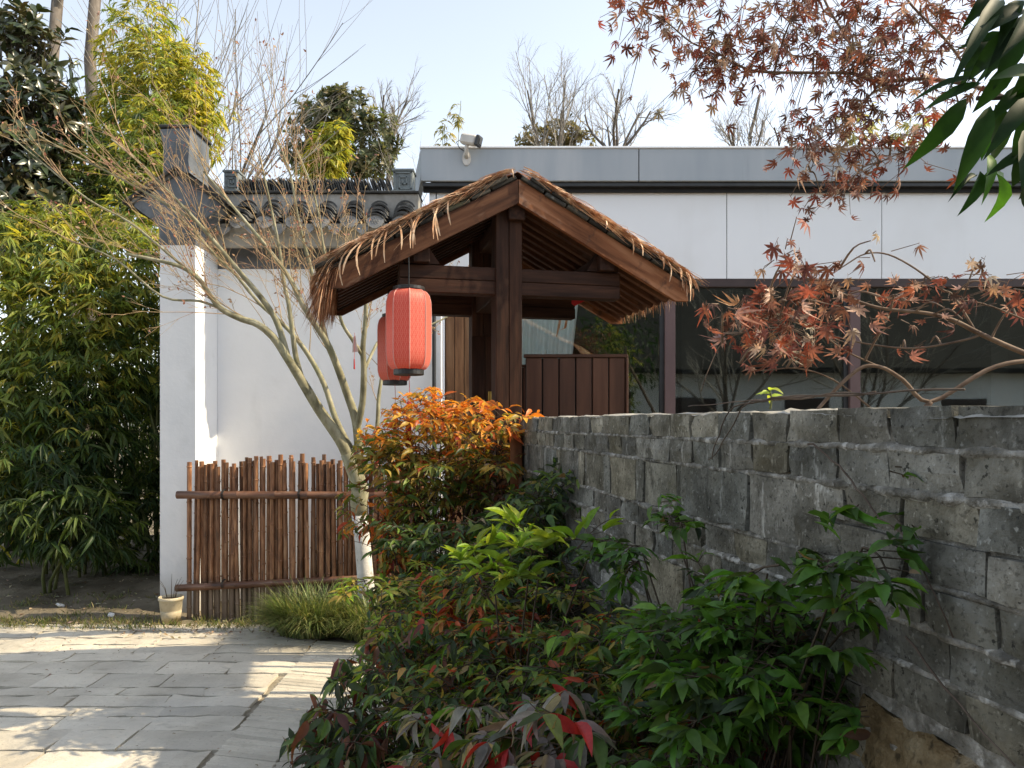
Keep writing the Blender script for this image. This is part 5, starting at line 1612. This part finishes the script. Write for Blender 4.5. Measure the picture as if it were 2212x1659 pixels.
shrub('nandina_shrub', 'tall nandina with orange top leaves before the gate post', (-.36, 3.9, 0),
    [(at(955, 960, 3.85), (.38, .18, .14), 46), (at(1060, 910, 3.82), (.28, .14, .05), 28), (at(905, 890, 3.88), (.22, .15, .08), 16), (at(850, 965, 3.88), (.22, .16, .13), 26), (at(1000, 1060, 3.85), (.34, .18, .16), 52), (at(900, 1070, 3.92), (.26, .18, .16), 36), (at(1080, 1010, 3.8), (.15, .16, .14), 24)],
    .062, 101, cf_far, 300, group=grp, canes=12, keep=lambda x, y, r: y > np.interp(x, [745, 775, 850, 880, 930, 1010, 1090, 1180], [1010, 915, 860, 835, 820, 850, 865, 893]) + abs(r.normal(0, 26)) * (x < 1120) and (745 < x < 1185 and (x < 1132 or y < 914) and (x > 835 or y < 1025 or (y < 1060 and r.uniform() < .3))))
def cf_dk(r, q): return pick(r, DRK if r.uniform() < .55 else GRN)
shrub('nandina_shrub', 'dark green nandina crowding the far part of the brick wall', (.0, 3.2, 0),
    [(at(1190, 1060, 3.15), (.17, .28, .16), 46), (at(1120, 1130, 3.2), (.26, .3, .20), 60), (at(1210, 1190, 2.9), (.18, .3, .2), 40), (at(1010, 1170, 3.4), (.26, .28, .18), 50)],
    .062, 102, cf_dk, 150, group=grp, view=-.1, keep=lambda x, y, r: y > np.interp(x, [1000, 1090, 1130, 1180, 1240, 1285], [1120, 1075, 1040, 1000, 975, 985]) + abs(r.normal(0, 15)) and (x < 1285))
def cf_rd(r, q):
    u = r.uniform()
    if q[2] < .80: return pick(r, GRN if u < .45 else OLV if u < .72 else DRK if u < .86 else LIM if u < .93 else RED)
    return pick(r, RED if u < .28 else ORG if u < .42 else OLV if u < .75 else GRN)
shrub('nandina_shrub', 'nandina with rust-red drooping leaves in front of the white trunk', (-.45, 4.0, 0),
    [(at(850, 1140, 3.95), (.20, .14, .10), 22), (at(800, 1170, 3.95), (.18, .12, .10), 14), (at(900, 1200, 3.9), (.28, .16, .13), 44), (at(890, 1270, 3.75), (.26, .16, .12), 40), (at(770, 1150, 3.95), (.10, .10, .08), 6), (at(880, 1350, 3.55), (.20, .16, .14), 36)],
    .066, 103, cf_rd, 200, droop=(.3, 1.0), group=grp, canes=7, keep=lambda x, y, r: x > 728 and (x > 818 or (y < 1172 and r.uniform() < .4) or (y > 1275 and x > 790)))
def cf_md(r, q):
    u = r.uniform(); 
    return pick(r, LIM if u < .20 else GRN if u < .55 else DRK if u < .68 else OLV if u < .92 else RED)
shrub('nandina_shrub', 'mixed green nandina spilling towards the paving', (-.30, 2.9, 0),
    [(at(900, 1330, 2.9), (.34, .3, .14), 60), (at(1040, 1310, 2.8), (.30, .3, .16), 60), (at(860, 1400, 2.7), (.26, .25, .14), 36), (at(1150, 1300, 2.6), (.25, .3, .18), 50), (at(1240, 1320, 2.4), (.22, .25, .2), 44)],
    .050, 104, cf_md, 260, group=grp, view=-.1, droop=(-.2, .9), up=.35, keep=lambda x, y, r: y > np.interp(x, [790, 815, 860, 950, 1250, 1300, 1400], [1330, 1270, 1240, 1225, 1235, 1260, 1300]) and (x > 795))
def cf_red(r, q):
    u = r.uniform(); return pick(r, RED if u < .6 else OLV if u < .85 else GRN)
shrub('nandina_shrub', 'low nandina with a crest of red-orange leaves in the middle of the bed', (-.1, 2.35, 0),
    [(at(1000, 1345, 2.35), (.15, .12, .03), 9), (at(1080, 1355, 2.3), (.15, .12, .04), 12), (at(1130, 1390, 2.3), (.15, .15, .06), 12)],
    .052, 105, cf_red, 160, droop=(.2, .8), group=grp, canes=5, size=(.07, .12), view=-.1, up=.3, keep=lambda x, y, r: 905 < x < 1180 and y > 1300)
def cf_lime(r, q): return pick(r, LIM)
shrub('nandina_shrub', 'bright lime green leaf sprays catching the sun at the middle of the bed', (.10, 2.05, 0),
    [(at(x_, y_, d_), (.008, .02, .006), 1) for x_, y_, d_ in ((985, 1200, 2.1), (1030, 1165, 2.05), (1045, 1215, 2.0), (1095, 1180, 2.0), (1115, 1225, 1.95), (1150, 1170, 1.95), (1185, 1205, 1.9), (1215, 1150, 1.95), (1245, 1190, 1.9), (1290, 1170, 1.9), (1300, 1215, 1.85), (1165, 1245, 1.95), (1070, 1250, 2.05))],
    .072, 106, cf_lime, 300, asp=.27, droop=(-.75, .05), group=grp, canes=6, size=(.07, .11), up=.12, view=-.2, tri=3, nodes_=2, meshes=[NL[0], NL[3]], keep=lambda x, y, r: 940 < x < 1345 and 1105 < y < 1285)
def cf_sil(r, q):
    u = r.uniform(); return pick(r, DRK if u < .45 else WIN if u < .72 else GRN)
shrub('nandina_shrub', 'dark drooping nandina sprays overhanging the paving at the bottom', (-.32, 2.35, 0),
    [(at(790, 1500, 2.35), (.14, .2, .10), 12), (at(850, 1460, 2.4), (.18, .2, .13), 26), (at(830, 1560, 2.25), (.16, .18, .10), 18), (at(740, 1570, 2.25), (.10, .1, .08), 6), (at(900, 1560, 2.2), (.22, .2, .16), 34), (at(700, 1610, 2.2), (.05, .06, .03), 2)],
    .062, 107, cf_sil, 260, droop=(.4, 1.3), group=grp, canes=7, keep=lambda x, y, r: x > 610 and y > np.interp(x, [630, 720, 800, 900], [1600, 1450, 1390, 1360]))
def cf_fr(r, q):
    u = r.uniform(); return pick(r, GRN if u < .55 else DRK if u < .67 else LIM if u < .79 else OLV if u < .93 else RED)
shrub('nandina_shrub', 'broad dark green nandina filling the bottom of the bed', (.05, 2.0, 0),
    [(at(1050, 1470, 2.1), (.20, .22, .09), 30), (at(1180, 1440, 2.0), (.18, .22, .11), 32), (at(1120, 1560, 1.95), (.24, .22, .11), 38), (at(1300, 1430, 1.85), (.16, .2, .11), 28), (at(1400, 1480, 1.75), (.14, .17, .11), 24), (at(1280, 1570, 1.8), (.20, .2, .10), 32), (at(980, 1580, 2.1), (.14, .15, .08), 18), (at(1450, 1400, 1.75), (.10, .12, .08), 14)],
    .045, 108, cf_fr, 300, group=grp, asp=.32, droop=(-.3, .95), size=(.11, .2), view=-.05, up=.3, keep=lambda x, y, r: y > np.interp(x, [900, 1000, 1100, 1200, 1300, 1400, 1500, 1600], [1450, 1400, 1370, 1340, 1325, 1300, 1320, 1380]))
def cf_rt(r, q):
    u = r.uniform(); return pick(r, [(.065, .155, .018), (.09, .19, .024), (.05, .11, .018)]) if u < .85 else pick(r, DRK)
shrub('broadleaf_shrub', 'leafy green shrub climbing in front of the near brick wall', (.36, 1.25, 0),
    [(at(1470, 1370, 1.5), (.10, .10, .05), 12), (at(1580, 1380, 1.42), (.12, .10, .06), 18), (at(1700, 1350, 1.3), (.09, .06, .06), 12), (at(1640, 1480, 1.35), (.15, .10, .09), 32), (at(1650, 1230, 1.25), (.02, .03, .02), 2), (at(1720, 1240, 1.2), (.03, .03, .03), 3), (at(1800, 1230, 1.15), (.03, .03, .05), 4), (at(1860, 1150, 1.12), (.02, .02, .03), 3), (at(1915, 1090, 1.10), (.012, .02, .03), 2), (at(1945, 1050, 1.09), (.008, .01, .015), 1), (at(1760, 1510, 1.22), (.10, .08, .09), 18), (at(1560, 1600, 1.35), (.14, .1, .07), 22), (at(1860, 1540, 1.15), (.04, .04, .06), 4), (at(1450, 1130, 1.75), (.04, .06, .04), 4), (at(1390, 1190, 1.8), (.06, .06, .04), 5)],
    .049, 109, cf_rt, 300, asp=.36, droop=(-.1, .5), canes=12, size=(.07, .13), cat='shrub', tri=3, view=-.05, up=.4, keep=lambda x, y, r: x < 1985 and (x < 1850 or y < 1430) and y > np.interp(x, [1340, 1440, 1500, 1560, 1640, 1720, 1800, 1880, 1960], [1150, 1060, 1050, 1250, 1240, 1210, 1100, 1060, 1000]))
def cf_yg(r, q):
    u = r.uniform(); return pick(r, LIM if u < .45 else [(.30, .29, .045), (.38, .33, .06)] if u < .75 else OLV)
shrub('nandina_shrub', 'loose yellow-green nandina sprays along the left side of the bed', (-.25, 2.6, 0),
    [(at(870, 1385, 2.65), (.06, .06, .02), 3), (at(930, 1400, 2.55), (.08, .06, .03), 4), (at(1010, 1395, 2.45), (.08, .06, .03), 4), (at(1075, 1425, 2.35), (.06, .06, .02), 3), (at(830, 1260, 3.2), (.10, .08, .03), 5), (at(900, 1290, 3.1), (.10, .08, .03), 5), (at(1000, 1270, 2.9), (.10, .08, .03), 4), (at(1030, 1490, 2.1), (.04, .04, .01), 2)],
    .055, 111, cf_yg, 200, asp=.30, droop=(-.3, .5), group=grp, canes=4, size=(.09, .15), up=.2, view=-.2)
def cf_lt(r, q):
    u = r.uniform(); return pick(r, [(.19, .17, .15), (.24, .20, .17), (.15, .14, .12)]) if u < .55 else pick(r, GRN if u < .8 else [(.30, .22, .10), (.36, .03, .03)])
shrub('nandina_shrub', 'greyish purple fading leaves at the bottom edge with red ones between', (.06, 1.7, 0),
    [(at(1150, 1610, 1.7), (.20, .15, .06), 18), (at(1280, 1600, 1.55), (.14, .15, .06), 12), (at(1050, 1640, 1.75), (.16, .12, .05), 12), (at(1380, 1620, 1.4), (.12, .1, .05), 10)],
    .068, 110, cf_lt, 260, asp=.36, droop=(.3, 1.0), group=grp, canes=5, size=(.10, .16), up=.2, view=-.1, keep=lambda x, y, r: y > 1510)

# ================================================================== grass clump, verge litter
gr = np.random.default_rng(81)
def blade_clump(name, label, c, rx, ry, n, L, cat, cols, seed):
    r = np.random.default_rng(seed)
    t = empty(name, c); tag(t, label, cat)
    V = []; F = []; C = []
    k = 5
    for _ in range(n):
        a = r.uniform(0, 6.283); q = math.sqrt(r.uniform(0, 1))
        b = np.array((c[0] + rx * q * math.cos(a), c[1] + ry * q * math.sin(a), c[2] - .01))
        od = unit(np.array((math.cos(a) * q + r.normal(0, .5), math.sin(a) * q * .8 + r.normal(0, .5) - .15, 0)))
        l = L * r.uniform(.6, 1.2); out = r.uniform(.4, 1.0); s = np.array((-od[1], od[0], 0)); w = r.uniform(.005, .009)
        col = jit(r, cols[r.integers(len(cols))], .1, .3); n0 = len(V)
        for i in range(k):
            tt = i / (k - 1)
            p = b + od * l * out * tt ** 1.4 * .85 + np.array((0, 0, l * (1.15 * tt - .85 * out * tt * tt)))
            p[2] = max(p[2], .01)
            ww = w * (1 - tt ** 2) + .0006
            V += [p + s * ww / 2, p - s * ww / 2]; C += [col * (1 + .25 * tt)] * 2
        for i in range(k - 1):
            o = n0 + 2 * i; F.append((o, o + 1, o + 3, o + 2))
    me = fast_mesh('blades', np.array(V), np.array(F), np.array(C))
    me.transform(wm(t).inverted()); me.materials.append(M['grass'])
    o = bpy.data.objects.new('blades', me); COL.objects.link(o); o.parent = t; o['kind'] = 'stuff'
    return t
GC = [(.10, .14, .045), (.16, .19, .07), (.07, .10, .035), (.24, .25, .11)]
blade_clump('grass_clump', 'thick tuft of arching lilyturf at the foot of the white trunk', (-1.40, 5.46, 0), .25, .17, 2900, .42, 'grass', GC, 82)
blade_clump('grass_clump', 'smaller lilyturf tuft right behind the big one', (-.95, 5.40, 0), .26, .18, 1800, .40, 'grass', GC, 83)
# leaf litter and short weeds on the verge: nobody could count them
lt = Leaves()
for _ in range(1300):
    x = gr.uniform(-5.5, -.7); y = gr.uniform(5.55, 7.2) if x < -2.8 else gr.uniform(5.35, 5.95)
    z = max(float(verge_z(np.array(x), np.array(y))), .004) + gr.uniform(.002, .012)
    a = gr.uniform(0, 6.283); l = gr.uniform(.012, .055)
    lt.add((x, y, z), (math.cos(a), math.sin(a), gr.normal(0, .2)), (gr.normal(0, .3), gr.normal(0, .3), 1), l, l * gr.uniform(.2, .5), jit(gr, [(.24, .18, .11), (.32, .26, .17), (.14, .09, .055), (.42, .37, .28)][gr.integers(4)]))
for _ in range(900):
    x = gr.uniform(-4.3, -.45); y = 1.6 + gr.beta(3, 1.2) * 4.1
    if gr.uniform() > .35 + .5 * (y > 4.9): continue
    a = gr.uniform(0, 6.283); l = gr.uniform(.008, .03)
    lt.add((x, y, .010), (math.cos(a), math.sin(a), gr.normal(0, .1)), (gr.normal(0, .2), gr.normal(0, .2), 1), l, l * .35, jit(gr, [(.24, .18, .11), (.14, .10, .06), (.34, .28, .19)][gr.integers(3)]))
o = lt.mass('leaf_litter', M['dry'], None, T_SIMPLE); tag(o, 'scattered dry leaves on the verge and paving', 'leaf litter')
wd = Leaves()
for _ in range(330):
    cx = gr.uniform(-5.2, -.9); cy = gr.choice((gr.uniform(5.6, 5.85), gr.uniform(5.5, 6.4)))
    if cy > 5.9 and cx > -2.8: continue
    for _ in range(gr.integers(6, 22)):
        x = cx + gr.normal(0, .05); y = cy + gr.normal(0, .03)
        z = max(float(verge_z(np.array(x), np.array(y))), .0)
        d = unit((gr.normal(0, .5), gr.normal(0, .5), .8)); l = gr.uniform(.02, .065)
        wd.add((x, y, z), d, unit(gr.normal(0, 1, 3)), l, l * .12, jit(gr, [(.10, .14, .04), (.17, .18, .06), (.26, .23, .11)][gr.integers(3)]))
o = wd.mass('weeds', M['grass'], None, T_SIMPLE); tag(o, 'short sparse weeds along the edge of the paving', 'weeds')
M['litter'] = pmat('white_scrap', [(.62, .62, .60), (.70, .70, .68)], 20, rough=.8, bump=.2)
for px, py, Y, lab in ((130, 1250, 6.1, 'small crumpled white scrap lying below the low bamboo'), (72, 1300, 5.75, 'pale flat scrap lying on the earth at the left edge'), (240, 1290, 5.9, 'little beige stone chip lying on the earth near the pier')):
    x = (px - 1106) / 1661 * Y
    z = float(verge_z(np.array(x), np.array(Y)))
    mb = MB(); mb.box((x, Y, z + .012), (.075, .045, .022), rz=gr.uniform(0, 3), b=.009, rx=.25)
    tag(mb.build('litter_scrap', M['litter']), lab, 'litter')

# ================================================================== right side: dried maple hanging over the wall
ML = [tpl_mesh('maple_leaf', T, M['leaf_maple']) for T in T_MAPLE]
MC = [(.15, .060, .042), (.20, .085, .055), (.10, .050, .038), (.28, .165, .115), (.25, .075, .045), (.36, .27, .21)]  # palest tone puts the highlights of curled leaves into the colour
def maple_branch(name, label, base, limbs, clusters, size, seed, Y0, nparts, bright=1.0, dens=1.0):
    r = np.random.default_rng(seed)
    t = empty(name, base); tag(t, label, 'tree', None)
    allp = []
    for pts, r0, r1 in limbs:
        P = smooth_poly([at(*p) for p in pts], 4); allp.append(P)
        MB().tube(P, np.linspace(r0, r1, len(P)) * .52, 8).build('limb', M['bark_red'], t, smooth=True)
    AP = np.concatenate(allp)
    lv = Leaves(); tw = []
    for (px, py, sp, n) in clusters:
        n = max(1, int(n * dens))
        c = np.array(at(px, py, Y0 + r.normal(0, .10)))
        src = AP[np.argmin(((AP - c) ** 2).sum(1))]
        mid = (src + c) / 2 + np.array((0, 0, .02))
        tw.append((1, smooth_poly([src, mid, c], 3), np.linspace(.0035, .0016, 7)))
        for _ in range(n):
            p = c + np.array((r.normal(0, sp), 0, r.normal(0, sp))) / 1661 * Y0 + np.array((0, r.normal(0, .10), 0))
            d = unit(np.array((r.normal(0, .5), r.normal(0, .45), -r.uniform(.2, 1.1))))
            nn = unit(r.normal(0, 1, 3) + np.array((0, -.9, .5)))
            l = size * r.uniform(.65, 1.25)
            tw.append((2, np.array([c * .6 + p * .4 + np.array((0, 0, .012)), p - d * l * .5]), np.array([.0013, .0008])))
            lv.add(p, d, nn, l, l, jit(r, np.array(MC[r.integers(len(MC))]) * bright, .12, .3))
    lv.split(t, nparts, ML, M['leaf_maple_mass'], T_MAPLE[2], r, 'maple_leaf', 'maple_leaves')
    tubes(tw, 'twigs', M['bark_red'], t, 4, kind='stuff')
    return t
maple_branch('maple_tree', 'dried red-brown maple boughs hanging in from the upper right', (2.6, 2.4, 0),
    [([(2330, 300, 2.3), (2212, 230, 2.3), (2100, 185, 2.3), (1992, 170, 2.3), (1898, 176, 2.3), (1842, 159, 2.3), (1756, 157, 2.3), (1649, 155, 2.3), (1597, 142, 2.3), (1537, 107, 2.3), (1494, 92, 2.3), (1434, 43, 2.3), (1391, 26, 2.3)], .014, .003),
     ([(1700, -120, 2.35), (1760, -40, 2.35), (1799, 34, 2.35), (1855, 120, 2.32), (1885, 172, 2.3)], .006, .008),
     ([(1900, -80, 2.25), (1971, 13, 2.25), (2035, 77, 2.25), (2078, 133, 2.28), (2110, 185, 2.3)], .006, .008),
     ([(1898, 185, 2.3), (1863, 223, 2.3), (1808, 279, 2.3), (1770, 325, 2.3), (1750, 370, 2.3)], .007, .002),
     ([(2110, 190, 2.3), (2060, 260, 2.25), (1990, 310, 2.25), (1900, 350, 2.25), (1830, 390, 2.25)], .007, .002),
     ([(2050, 110, 2.35), (1950, 112, 2.35), (1850, 125, 2.35), (1780, 120, 2.35)], .006, .003),
     ([(2330, 300, 2.3), (2450, 600, 2.35), (2560, 1000, 2.4), (2600, 1950, 2.4), (2620, 2560, 2.4)], .03, .06)],
    [(1360, 12, 26, 14), (1400, 30, 40, 30), (1480, 60, 36, 20), (1440, 20, 30, 12), (1540, 95, 36, 24), (1590, 110, 36, 20), (1500, 155, 24, 16), (1560, 150, 36, 20), (1640, 120, 46, 30), (1650, 40, 34, 14), (1700, 60, 50, 36), (1760, 110, 52, 38), (1720, 20, 36, 16), (1830, 50, 58, 38), (1850, 130, 52, 34), (1900, 90, 52, 32), (1960, 60, 52, 30), (2010, 120, 44, 22), (1990, 20, 40, 18), (1940, 150, 36, 14), (1800, 190, 40, 16), (1870, 220, 40, 16), (1940, 210, 40, 16), (1780, 260, 34, 16), (1850, 260, 30, 10), (1730, 310, 26, 14), (1800, 335, 40, 20), (1870, 330, 42, 20), (1930, 300, 40, 18), (1980, 280, 30, 12), (1950, 345, 26, 8), (1830, 400, 30, 24), (1770, 410, 10, 4), (1880, 430, 10, 3), (2050, 180, 30, 10), (2060, 30, 30, 10), (1740, 370, 16, 5)],
    .029, 121, 2.3, 300, 1.0, 1.3)
maple_branch('maple_tree', 'low maple boughs with rusty curled leaves rising behind the near brick wall', (2.3, 2.0, 0),
    [([(2400, 820, 2.0), (2300, 790, 2.0), (2212, 762, 2.0), (2120, 722, 2.0), (2060, 692, 2.0), (2000, 676, 2.0), (1900, 665, 2.0), (1830, 640, 2.0), (1790, 612, 2.0), (1740, 600, 2.0)], .017, .004),
     ([(2110, 720, 2.0), (2060, 640, 2.0), (2035, 625, 2.0), (1980, 582, 2.0), (1920, 550, 2.0), (1870, 548, 2.0), (1830, 570, 2.0), (1800, 590, 2.0)], .006, .003),
     ([(2120, 722, 2.0), (2080, 735, 2.0), (1980, 752, 2.0), (1890, 745, 2.0), (1810, 728, 2.0), (1740, 700, 2.0)], .006, .003),
     ([(2400, 800, 1.95), (2300, 785, 1.95), (2212, 780, 1.95), (2130, 800, 1.95), (2010, 868, 1.95), (1950, 820, 1.95), (1900, 792, 1.95), (1850, 800, 1.95), (1770, 880, 1.95), (1740, 930, 1.95)], .012, .008),
     ([(1900, 792, 1.95), (1830, 760, 1.95), (1770, 720, 1.95), (1700, 690, 1.95), (1650, 680, 1.95)], .005, .002),
     ([(2010, 868, 1.95), (1990, 900, 1.95), (1975, 960, 1.95), (1970, 1400, 1.95), (1965, 2700, 1.95)], .014, .03),
     ([(1880, 880, 1.95), (1800, 820, 1.95), (1720, 795, 1.95), (1640, 800, 1.95), (1590, 780, 1.95)], .005, .002),
     ([(1700, 690, 1.95), (1600, 720, 1.95), (1560, 740, 1.95), (1530, 800, 1.95), (1515, 845, 1.95)], .003, .0015),
     ([(2212, 690, 2.05), (2120, 655, 2.05), (2040, 648, 2.05), (1960, 650, 2.05), (1900, 640, 2.05)], .005, .002)],
    [(1690, 565, 24, 14), (1720, 590, 26, 12), (1770, 640, 30, 20), (1700, 650, 30, 20), (1800, 610, 20, 8), (1580, 690, 28, 18), (1560, 675, 16, 6), (1640, 690, 36, 34), (1700, 715, 40, 36), (1760, 725, 32, 24), (1650, 750, 30, 16), (1620, 730, 20, 10), (1740, 770, 22, 8), (1890, 565, 12, 4), (1880, 520, 8, 2), (1940, 640, 24, 8), (1990, 620, 24, 10), (2050, 605, 22, 10), (2160, 630, 28, 14), (2130, 610, 20, 8), (2200, 660, 16, 6), (2080, 690, 18, 6), (1900, 655, 10, 4), (1810, 650, 14, 5), (1930, 700, 12, 4), (2040, 665, 16, 6), (2010, 740, 10, 3), (1950, 750, 6, 2), (2120, 560, 5, 1), (1690, 790, 6, 1)],
    .031, 122, 1.97, 290, 1.15, .85)

# ------------------------------------------------------------------ big green leaves in the upper right corner (and the rest of that tree, with an unseen canopy added to dim the near wall)
bt = empty('broadleaf_tree', (2.0, .9, 0))
tag(bt, 'dark green tree with long drooping leaves in the upper right corner', 'tree')
BL = [tpl_mesh('long_leaf', T, M['leaf_big']) for T in T_FINE[:3]]
br = np.random.default_rng(131)
def big_leaf(x0, y0, x1, y1, Y, wpx, col, tilt=0.0):
    a, b = np.array(at(x0, y0, Y)), np.array(at(x1, y1, Y + tilt))
    d = b - a; L = np.linalg.norm(d); d = d / L
    nn = unit(np.array((br.normal(0, .35), -1, .55 + br.normal(0, .2)))); nn = unit(nn - d * np.dot(nn, d)); s = np.cross(nn, d)
    W = wpx / 1661 * Y
    Mx = Matrix(((d[0] * L, s[0] * W, nn[0] * L, a[0]), (d[1] * L, s[1] * W, nn[1] * L, a[1]), (d[2] * L, s[2] * W, nn[2] * L, a[2]), (0, 0, 0, 1)))
    link('leaf', BL[br.integers(3)], None, bt, Mx, color=jit(br, col, .08, .15))
gD, gM, gB = (.012, .030, .008), (.020, .055, .010), (.06, .16, .018)
for a in [(2087, 212, 1988, 348, 1.2, 44, gM), (2140, 228, 2068, 405, 1.18, 46, gM), (2150, 225, 2180, 370, 1.2, 56, gM), (2117, 369, 2093, 455, 1.22, 30, gM), (2150, 372, 2168, 462, 1.22, 42, gB), (2115, 172, 1978, 178, 1.2, 22, gD), (2120, 180, 2000, 215, 1.22, 24, gD),
          (2130, 250, 2125, 340, 1.25, 34, gB), (2212, 120, 2095, 170, 1.15, 40, gD), (2205, 60, 2090, 165, 1.15, 46, gD), (2212, 20, 2120, 60, 1.15, 40, gD), (2180, 20, 2105, 30, 1.18, 34, gD), (2200, 90, 2070, 85, 1.2, 30, gD), (2140, 85, 2078, 165, 1.22, 30, gD),
          (2240, 160, 2150, 160, 1.15, 34, gM), (2240, 250, 2190, 330, 1.15, 46, gD), (2235, 300, 2185, 410, 1.15, 40, gD), (2250, 120, 2190, 260, 1.15, 44, gD), (2110, 380, 2060, 410, 1.25, 14, gD), (2170, 350, 2110, 395, 1.25, 16, gM), (2240, 0, 2180, 110, 1.12, 40, gD), (2260, 330, 2205, 440, 1.15, 40, gD), (2160, 0, 2110, 75, 1.2, 34, gD), (2220, 190, 2140, 250, 1.2, 36, gM), (2130, 330, 2160, 400, 1.24, 26, gB)]:
    big_leaf(*a[:6], a[6], br.normal(0, .05))
for a in [(2190, 130, 2110, 240, 1.16, 40, gD), (2212, 60, 2150, 190, 1.14, 42, gD), (2230, 30, 2140, 120, 1.16, 40, gD), (2150, 40, 2085, 90, 1.2, 28, gD), (2205, 0, 2160, 80, 1.16, 36, gD), (2230, 210, 2160, 290, 1.16, 40, gD), (2240, 330, 2150, 345, 1.18, 34, gD), (2235, 380, 2195, 450, 1.16, 36, gD), (2170, 150, 2090, 130, 1.2, 24, gD), (2240, 90, 2200, 210, 1.13, 46, gM), (2140, -20, 2090, 50, 1.2, 30, gD), (2235, 270, 2210, 390, 1.14, 44, gD)]:
    big_leaf(*a[:6], a[6], br.normal(0, .05))
for pts, r0, r1 in (([(2420, 120, 1.2), (2300, 165, 1.2), (2200, 205, 1.2), (2110, 212, 1.2)], .006, .0035), ([(2420, 60, 1.2), (2300, 70, 1.2), (2220, 90, 1.18), (2180, 60, 1.18)], .005, .003), ([(2300, 165, 1.2), (2240, 260, 1.2), (2180, 350, 1.22), (2140, 372, 1.22)], .004, .0025)):
    MB().tube(smooth_poly([at(*p) for p in pts], 4), np.linspace(r0, r1, (len(pts) - 1) * 4 + 1), 7).build('branch', M['bark_dark'], bt, smooth=True)
shade_canopy = Leaves()  # most leaves form an unseen canopy over the camera, added to cut skylight
for k_ in range(1300):
    q = unit(br.normal(0, 1, 3)); c = np.array((1.9, .55, 2.75)) if k_ % 4 == 0 else np.array((.75, -.75, 3.2))
    p = c + (np.array((.85, .75, .75)) if k_ % 4 == 0 else np.array((1.9, 1.35, .8))) * q * br.uniform(.2, 1) ** .4
    if p[1] > .05 and p[0] / p[1] < .72 and (p[2] - EYE) / p[1] < .62: continue
    d = unit(q + np.array((0, 0, -.7)) + br.normal(0, .5, 3)); l = br.uniform(.10, .15)
    shade_canopy.add(p, d, unit(br.normal(0, .5, 3) + np.array((0, 0, 1))), l, l * .28, jit(br, gM, .1, .25))
shade_canopy.mass('crown', M['leaf'], bt, T_MID)  # out-of-frame crown, added to darken the near wall and bed
MB().tube([(2.0, .7, 0), (1.98, .7, 1.2), (1.93, .6, 2.0), (1.9, .55, 2.8)], [.06, .05, .045, .02], 9).build('trunk', M['bark_dark'], bt, smooth=True)
for tgt in ((2.45 * .5 + .4, 1.2, 1.98), (1.3, .2, 2.6), (2.4, .2, 2.7), (.9, -.9, 3.0), (0, -1.1, 3.3)):
    MB().tube(smooth_poly([(1.95, .62, 1.9), (1.75, .8, 2.15), tgt], 3), np.linspace(.025, .007, 7), 7).build('branch', M['bark_dark'], bt, smooth=True)

# ------------------------------------------------------------------ seedlings and vine stems on the wall top
def seedling(name, label, px, py, Y, h, n, ll):
    b = at(px, py, Y); t = empty(name, b); tag(t, label, 'seedling')
    r = np.random.default_rng(int(px))
    MB().tube([b, (b.x + .003, b.y, b.z + h * .5), (b.x - .002, b.y, b.z + h)], [.0022, .0018, .0014], 6).build('stem', M['culm'], t)
    for k in range(n):
        a = 2 * math.pi * k / n + .4; zz = b.z + h * (.55 + .45 * k / n)
        d = np.array((math.cos(a), math.sin(a) * .6 - .2, .25 - .4 * (k % 2))); d = unit(d); nn = unit(np.array((0, -.5, 1)) - d * np.dot((0, -.5, 1), d)); s = np.cross(nn, d)
        W = ll * .5
        Mx = Matrix(((d[0] * ll, s[0] * W, nn[0] * ll, b.x), (d[1] * ll, s[1] * W, nn[1] * ll, b.y), (d[2] * ll, s[2] * W, nn[2] * ll, zz), (0, 0, 0, 1)))
        link('leaf', NL[k % 4], None, t, Mx, color=jit(r, (.36, .42, .06), .1, .1))
seedling('seedling', 'tiny yellow-green seedling sprouting from the top of the brick wall', 1664, 884, 1.50, .042, 6, .026)
vt = empty('dry_vine', at(1700, 884, 1.5)); tag(vt, 'thin dry vine stems trailing over the top of the brick wall', 'vine')
wl = lambda u, z, o=.012: Vector((.78, 0, 0)) + Vector((math.cos(WYAW), math.sin(WYAW), 0)) * u + Vector((-math.sin(WYAW), math.cos(WYAW), 0)) * o + Vector((0, 0, z))
for pts in ([(1.25, 1.546, -.05), (1.42, 1.548, -.02), (1.55, 1.543, .0), (1.63, 1.525, .012), (1.70, 1.46, .012), (1.72, 1.42, .012)], [(1.35, 1.548, -.08), (1.5, 1.545, -.01), (1.58, 1.53, .01), (1.66, 1.46, .013), (1.715, 1.418, .013)], [(1.1, 1.55, -.08), (1.3, 1.548, -.03), (1.5, 1.547, -.04), (1.75, 1.546, -.05), (2.0, 1.544, -.06)],
            [(1.34, 1.47, .010), (1.27, 1.44, .012), (1.21, 1.40, .014), (1.15, 1.36, .012), (1.10, 1.33, .010), (1.03, 1.22, .012)], [(.86, 1.35, .012), (.88, 1.2, .016), (.84, 1.05, .02), (.83, .9, .025)], [(1.12, 1.2, .012), (1.0, 1.14, .014), (.92, 1.10, .014)]):
    MB().tube(smooth_poly([wl(p[0] + br.normal(0, .008), p[1], p[2]) for p in pts], 4) + br.normal(0, .0016, ((len(pts) - 1) * 4 + 1, 3)), np.linspace(.0018, .0011, (len(pts) - 1) * 4 + 1), 6).build('vine_stem', M['vine'], vt, smooth=True)
